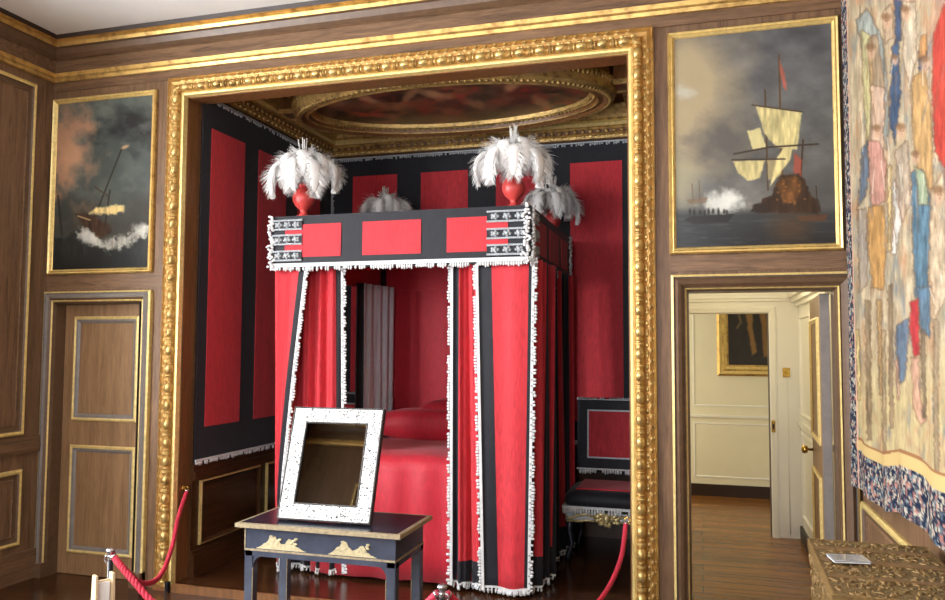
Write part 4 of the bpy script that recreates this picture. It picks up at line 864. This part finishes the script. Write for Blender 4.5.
for d, st in ((.004, .009), (FWd-.001, .008)):
    x0, x1, z0, z1 = -MW+d, MW-d, d, MH-d
    b.rect(fn, x0-.004, x1+.004, z0-.004, z1+.004, [(0, 0), (0, .011), (.008, .011), (.008, 0)], [1, 1, 1])
    for i in range(int((x1-x0)/st)): x = x0+(i+.5)*st; b.blob((x, -.013, z0), .0034, 0, 5, 3); b.blob((x, -.013, z1), .0034, 0, 5, 3)
    for i in range(int((z1-z0)/st)): z = z0+(i+.5)*st; b.blob((x0, -.013, z), .0034, 0, 5, 3); b.blob((x1, -.013, z), .0034, 0, 5, 3)
b.build('beading', [M['bead'], M['darkback']], mi)
ct_, st_ = math.cos(tilt), math.sin(tilt)
pz = .40; q = Vector((0, .02, pz)); foot_w = Vector((0, .30, 0)); fl = Vector((0, foot_w.y*ct_-0*st_, foot_w.y*st_))
b = MB(); b.tube([tuple(q), tuple(Vector((0, .24*ct_, .24*-(-st_)))+Vector((0, .0, .006)))], .012, 6); b.build('easel_strut', M['darkback'], mi)
# ================================================================== CHEST ON THE RIGHT
cx0, cx1, cy0, cy1, cz = .362, .745, -2.08, -1.40, .925
chs = thing('chest', 'brown and gold carved lacquer chest against the right wall under the tapestry', 'chest', ((cx0+cx1)/2, (cy0+cy1)/2, 0), math.radians(-1.5)); W, D = (cx1-cx0)/2, (cy1-cy0)/2
b = MB(); b.bbox(-W+.008, W-.008, -D+.008, D-.008, .40, cz-.07, .004); cbod = b.build('body', M['chest'], chs)
b = MB(); b.bbox(-W, W, -D, D, cz-.066, cz, .004); lid = b.build('lid', M['chest'], chs)
b = MB()
for y0, y1 in ((-.155, -.125), (.03, .075), (.20, .235)): b.box(-W+.01, W-.01, y0, y1, cz-.001, cz+.0025)
b.build('plain_band', M['chestband'], lid)
b = MB()
for k in range(420):
    x = random.uniform(-W+.015, W-.015); y = random.uniform(-D+.015, D-.015)
    if any(y0-.006 < y < y1+.006 for y0, y1 in ((-.155, -.125), (.03, .075), (.20, .235))): continue
    g = random.random()*PI; b.blob((x, y, cz), (random.uniform(.006, .02), random.uniform(.003, .007), .005), 0, 6, 4, Matrix.Rotation(g, 3, 'Z'))
for k in range(260):
    z = random.uniform(.42, cz-.01); y = random.uniform(-D+.02, D-.02); b.blob((-W+(.006 if z < cz-.07 else 0), y, z), (.004, random.uniform(.003, .008), random.uniform(.005, .016)), 0, 6, 4)
    x = random.uniform(-W+.02, W-.02); b.blob((x, -D+(.006 if z < cz-.07 else 0), z), (random.uniform(.003, .008), .004, random.uniform(.005, .016)), 0, 6, 4)
b.build('relief', M['chestgilt'], lid)
b = MB(); b.rect(lambda a, c_, h: (a, c_, h+cz), -W-.002, W+.002, -D-.002, D+.002, [(0, -.03), (0, .0), (.004, .003), (.010, .002), (.010, -.002)]); b.build('gilt_edge', M['chestgilt'], lid)
for sx in (-1, 1):
    for sy in (-1, 1): b = MB(); b.bbox(sx*(W-.035)-.025, sx*(W-.035)+.025, sy*(D-.035)-.025, sy*(D-.035)+.025, 0, .40, .005); b.build('leg', M['lacquer'], chs)
b = MB(); b.bbox(-W+.005, W-.005, -D+.005, D-.005, .345, .405, .004); b.build('stand_frame', M['lacquer'], chs)
sg = thing('sign', 'small clear and white notice lying on the carved chest', 'sign', (.455, -1.70, cz+.008), math.radians(8))
b = MB(); b.bbox(-.055, .055, -.04, .04, 0, .004, .001); b.build('card', M['card'], sg); b = MB(); b.bbox(-.058, .058, -.043, .043, .004, .009, .002); b.build('cover', M['acrylic'], sg)
# ================================================================== ROPE BARRIER
def rope(label, pts, n=90, r=.0115):
    P = [Vector(p) for p in pts]; out = []
    def cr(t_):
        t_ = t_*(len(P)-1); i = min(int(t_), len(P)-2); f_ = t_-i; p0, p1, p2, p3 = P[max(i-1, 0)], P[i], P[i+1], P[min(i+2, len(P)-1)]
        return .5*((2*p1)+(-p0+p2)*f_+(2*p0-5*p1+4*p2-p3)*f_*f_+(-p0+3*p1-3*p2+p3)*f_**3)
    L = sum((P[i+1]-P[i]).length for i in range(len(P)-1)); n = int(L/.009); C = [cr(k/n) for k in range(n+1)]; b = MB(); base = C[0].copy()
    for s in range(3):
        q = []
        for k in range(n+1):
            tg = (C[min(k+1, n)]-C[max(k-1, 0)]).normalized(); a = tg.cross(Vector((.3, .5, .1))).normalized(); c = tg.cross(a); g = 2*PI*(k*L/n/.075+s/3); q.append(C[k]+(a*math.cos(g)+c*math.sin(g))*r*.55-base)
        b.tube(q, r*.68, 7)
    o = b.build('rope', M['rope']); o.location = base; tag(o, label, 'rope', 'crimson barrier ropes')
    for k in (0, 1):
        p = C[0] if k == 0 else C[-1]; q = C[3] if k == 0 else C[-4]; b = MB(); b.tube([p-base, q-base], r*1.25, 10); b.build('end_cap', M['chrome'], o)
    return o
SL = (-2.33, -1.82); SR = (-.885, -1.86)
def stanchion(x, y, h, label):
    o = thing('stanchion', label, 'stanchion', (x, y, 0), 0, 'barrier stanchions')
    MB().lathe([(.008, 0), (.13, .0), (.13, .008), (.10, .018), (.02, .026), (.008, .03)], (0, 0, 0), 28).build('base', M['blackmetal'], o)
    MB().lathe([(.011, .025), (.011, h-.05)], (0, 0, 0), 14).build('pole', M['blackmetal'], o)
    hd = MB().lathe([(.012, h-.05), (.013, h-.03), (.010, h-.025), (.014, h-.018), (.017, h-.014), (.019, h-.008), (.015, h-.002), (.004, h)], (0, 0, 0), 16).build('head', M['chrome'], o)
    for s in (-1, 1): b = MB(); b.tube([(s*(.014+.012*math.sin(g*PI/6)), -.004, h-.03-.028*(1-math.cos(g*PI/6))/2) for g in range(7)], .003, 6); b.build('hook', M['chrome'], hd)
    return o
stanchion(*SL, .792, 'black barrier post with steel head in front of the panelled door'); stanchion(*SR, .785, 'black barrier post with steel head in front of the bed, at the bottom edge')
def wallhook(x, y, z, sx, label):
    o = thing('rope_hook', label, 'hook', (x, y, z)); MB().lathe([(.006, 0), (.02, 0), (.02, .004), (.008, .008)], (0, 0, 0), 16, 0, 0).build('plate', M['brass'], o)
    b = MB(); b.tube([(.022+.014*math.cos(g*PI/8), 0, -.0+.014*math.sin(g*PI/8)) for g in range(17)], .0035, 6, 0, False); b.build('ring', M['brass'], o)
    if sx < 0: o.rotation_euler = (0, 0, PI)
    return o
wallhook(AO[0]+.006, .055, .66, 1, 'brass rope ring on the left jamb of the alcove'); wallhook(AO[1]-.006, .05, .64, -1, 'brass rope ring on the right jamb of the alcove')
rope('crimson rope from the left alcove jamb to the left barrier post', [(AO[0]+.035, .052, .645), (-3.29, -.10, .50), (-3.12, -.38, .39), (-2.86, -.82, .36), (-2.62, -1.27, .47), (-2.42, -1.66, .68), (-2.345, -1.79, .755)])
rope('crimson rope hanging between the two barrier posts', [(-2.312, -1.825, .762), (-2.22, -1.835, .69), (-2.05, -1.845, .575), (-1.78, -1.85, .49), (-1.5, -1.85, .475), (-1.2, -1.85, .54), (-1.0, -1.855, .665), (-.903, -1.86, .752)])
rope('crimson rope from the right alcove jamb to the right barrier post', [(AO[1]-.035, .045, .625), (-.43, -.16, .47), (-.49, -.45, .36), (-.60, -.9, .32), (-.72, -1.35, .43), (-.83, -1.7, .64), (-.872, -1.835, .745)])
# wooden card rack beside the left post
rk = thing('card_rack', 'pale wooden rack holding a white card beside the left barrier post', 'rack', (-2.195, -2.0, 0), math.radians(62))
b = MB(); b.prism([(-.03, 0), (.085, 0), (.035, .745), (.0, .745)], lambda a, z, h: (h, a, z), -.036, -.027); b.prism([(-.03, 0), (.085, 0), (.035, .745), (.0, .745)], lambda a, z, h: (h, a, z), .027, .036); fixn(b.build('side', M['palewood'], rk))
b = MB(); b.prism([(.073, .02), (.083, .02), (.033, .72), (.023, .72)], lambda a, z, h: (h, a, z), -.028, .028); fixn(b.build('back', M['palewood'], rk))
b = MB(); b.box(-.027, .027, -.03, .07, .02, .04); b.box(-.027, .027, -.008, .03, .46, .475); b.build('shelf', M['palewood'], rk)
b = MB(); b.prism([(.02, .48), (.026, .48), (.018, .715), (.012, .715)], lambda a, z, h: (h, a, z), -.022, .022); fixn(b.build('white_card', M['card'], rk))
# metal sockets at the feet of the surround
for x, lab in ((-3.39, 'small steel floor bracket at the left foot of the gilt surround'), ):
    o = thing('floor_bracket', lab, 'bracket', (x, -.055, 0)); MB().bbox(-.012, .012, -.012, .012, 0, .07, .003).build('post', M['blackmetal'], o); MB().bbox(-.016, -.011, -.014, .014, 0, .062, .001).build('plate', M['chrome'], o)
# ================================================================== LIGHT
def area(name, loc_, rot, sx, sy, e, c=(1, 1, 1), spread=PI):
    l = bpy.data.lights.new(name, 'AREA'); l.shape = 'RECTANGLE'; l.size = sx; l.size_y = sy; l.energy = e; l.color = c; l.spread = spread
    o = bpy.data.objects.new(name, l); COL.objects.link(o); o.location = loc_; o.rotation_euler = rot; return o
DL = (.93, .96, 1.0)
for k, (a0, a1) in enumerate(WW): area('daylight_west_window', (XW-.16, (a0+a1)/2, sum(WZ)/2), (0, -PI/2, 0), WZ[1]-WZ[0], a1-a0, 385, DL)
for k, (a0, a1) in enumerate(SWX): area('daylight_south_window', ((a0+a1)/2, YS-.16, sum(WZ)/2), (PI/2, 0, 0), a1-a0, WZ[1]-WZ[0], 85, DL)
def point(name, loc_, e, c, r=.12):
    l = bpy.data.lights.new(name, 'POINT'); l.energy = e; l.color = c; l.shadow_soft_size = r; o = bpy.data.objects.new(name, l); COL.objects.link(o); o.location = loc_; return o
point('hall_lamp', (.2, 1.5, 2.2), 15, (1, .84, .55)); area('far_room_daylight', (-2.4, 3.65, 1.5), (0, -PI/2, 0), 1.4, 1.2, 43, (1, .94, .76))
w = bpy.data.worlds.new('world'); S.world = w; w.use_nodes = True; w.node_tree.nodes['Background'].inputs[0].default_value = (.75, .85, 1, 1); w.node_tree.nodes['Background'].inputs[1].default_value = 1.0
S.view_settings.view_transform = 'Standard'; S.view_settings.look = 'None'; S.view_settings.gamma = 1; S.view_settings.exposure = 0
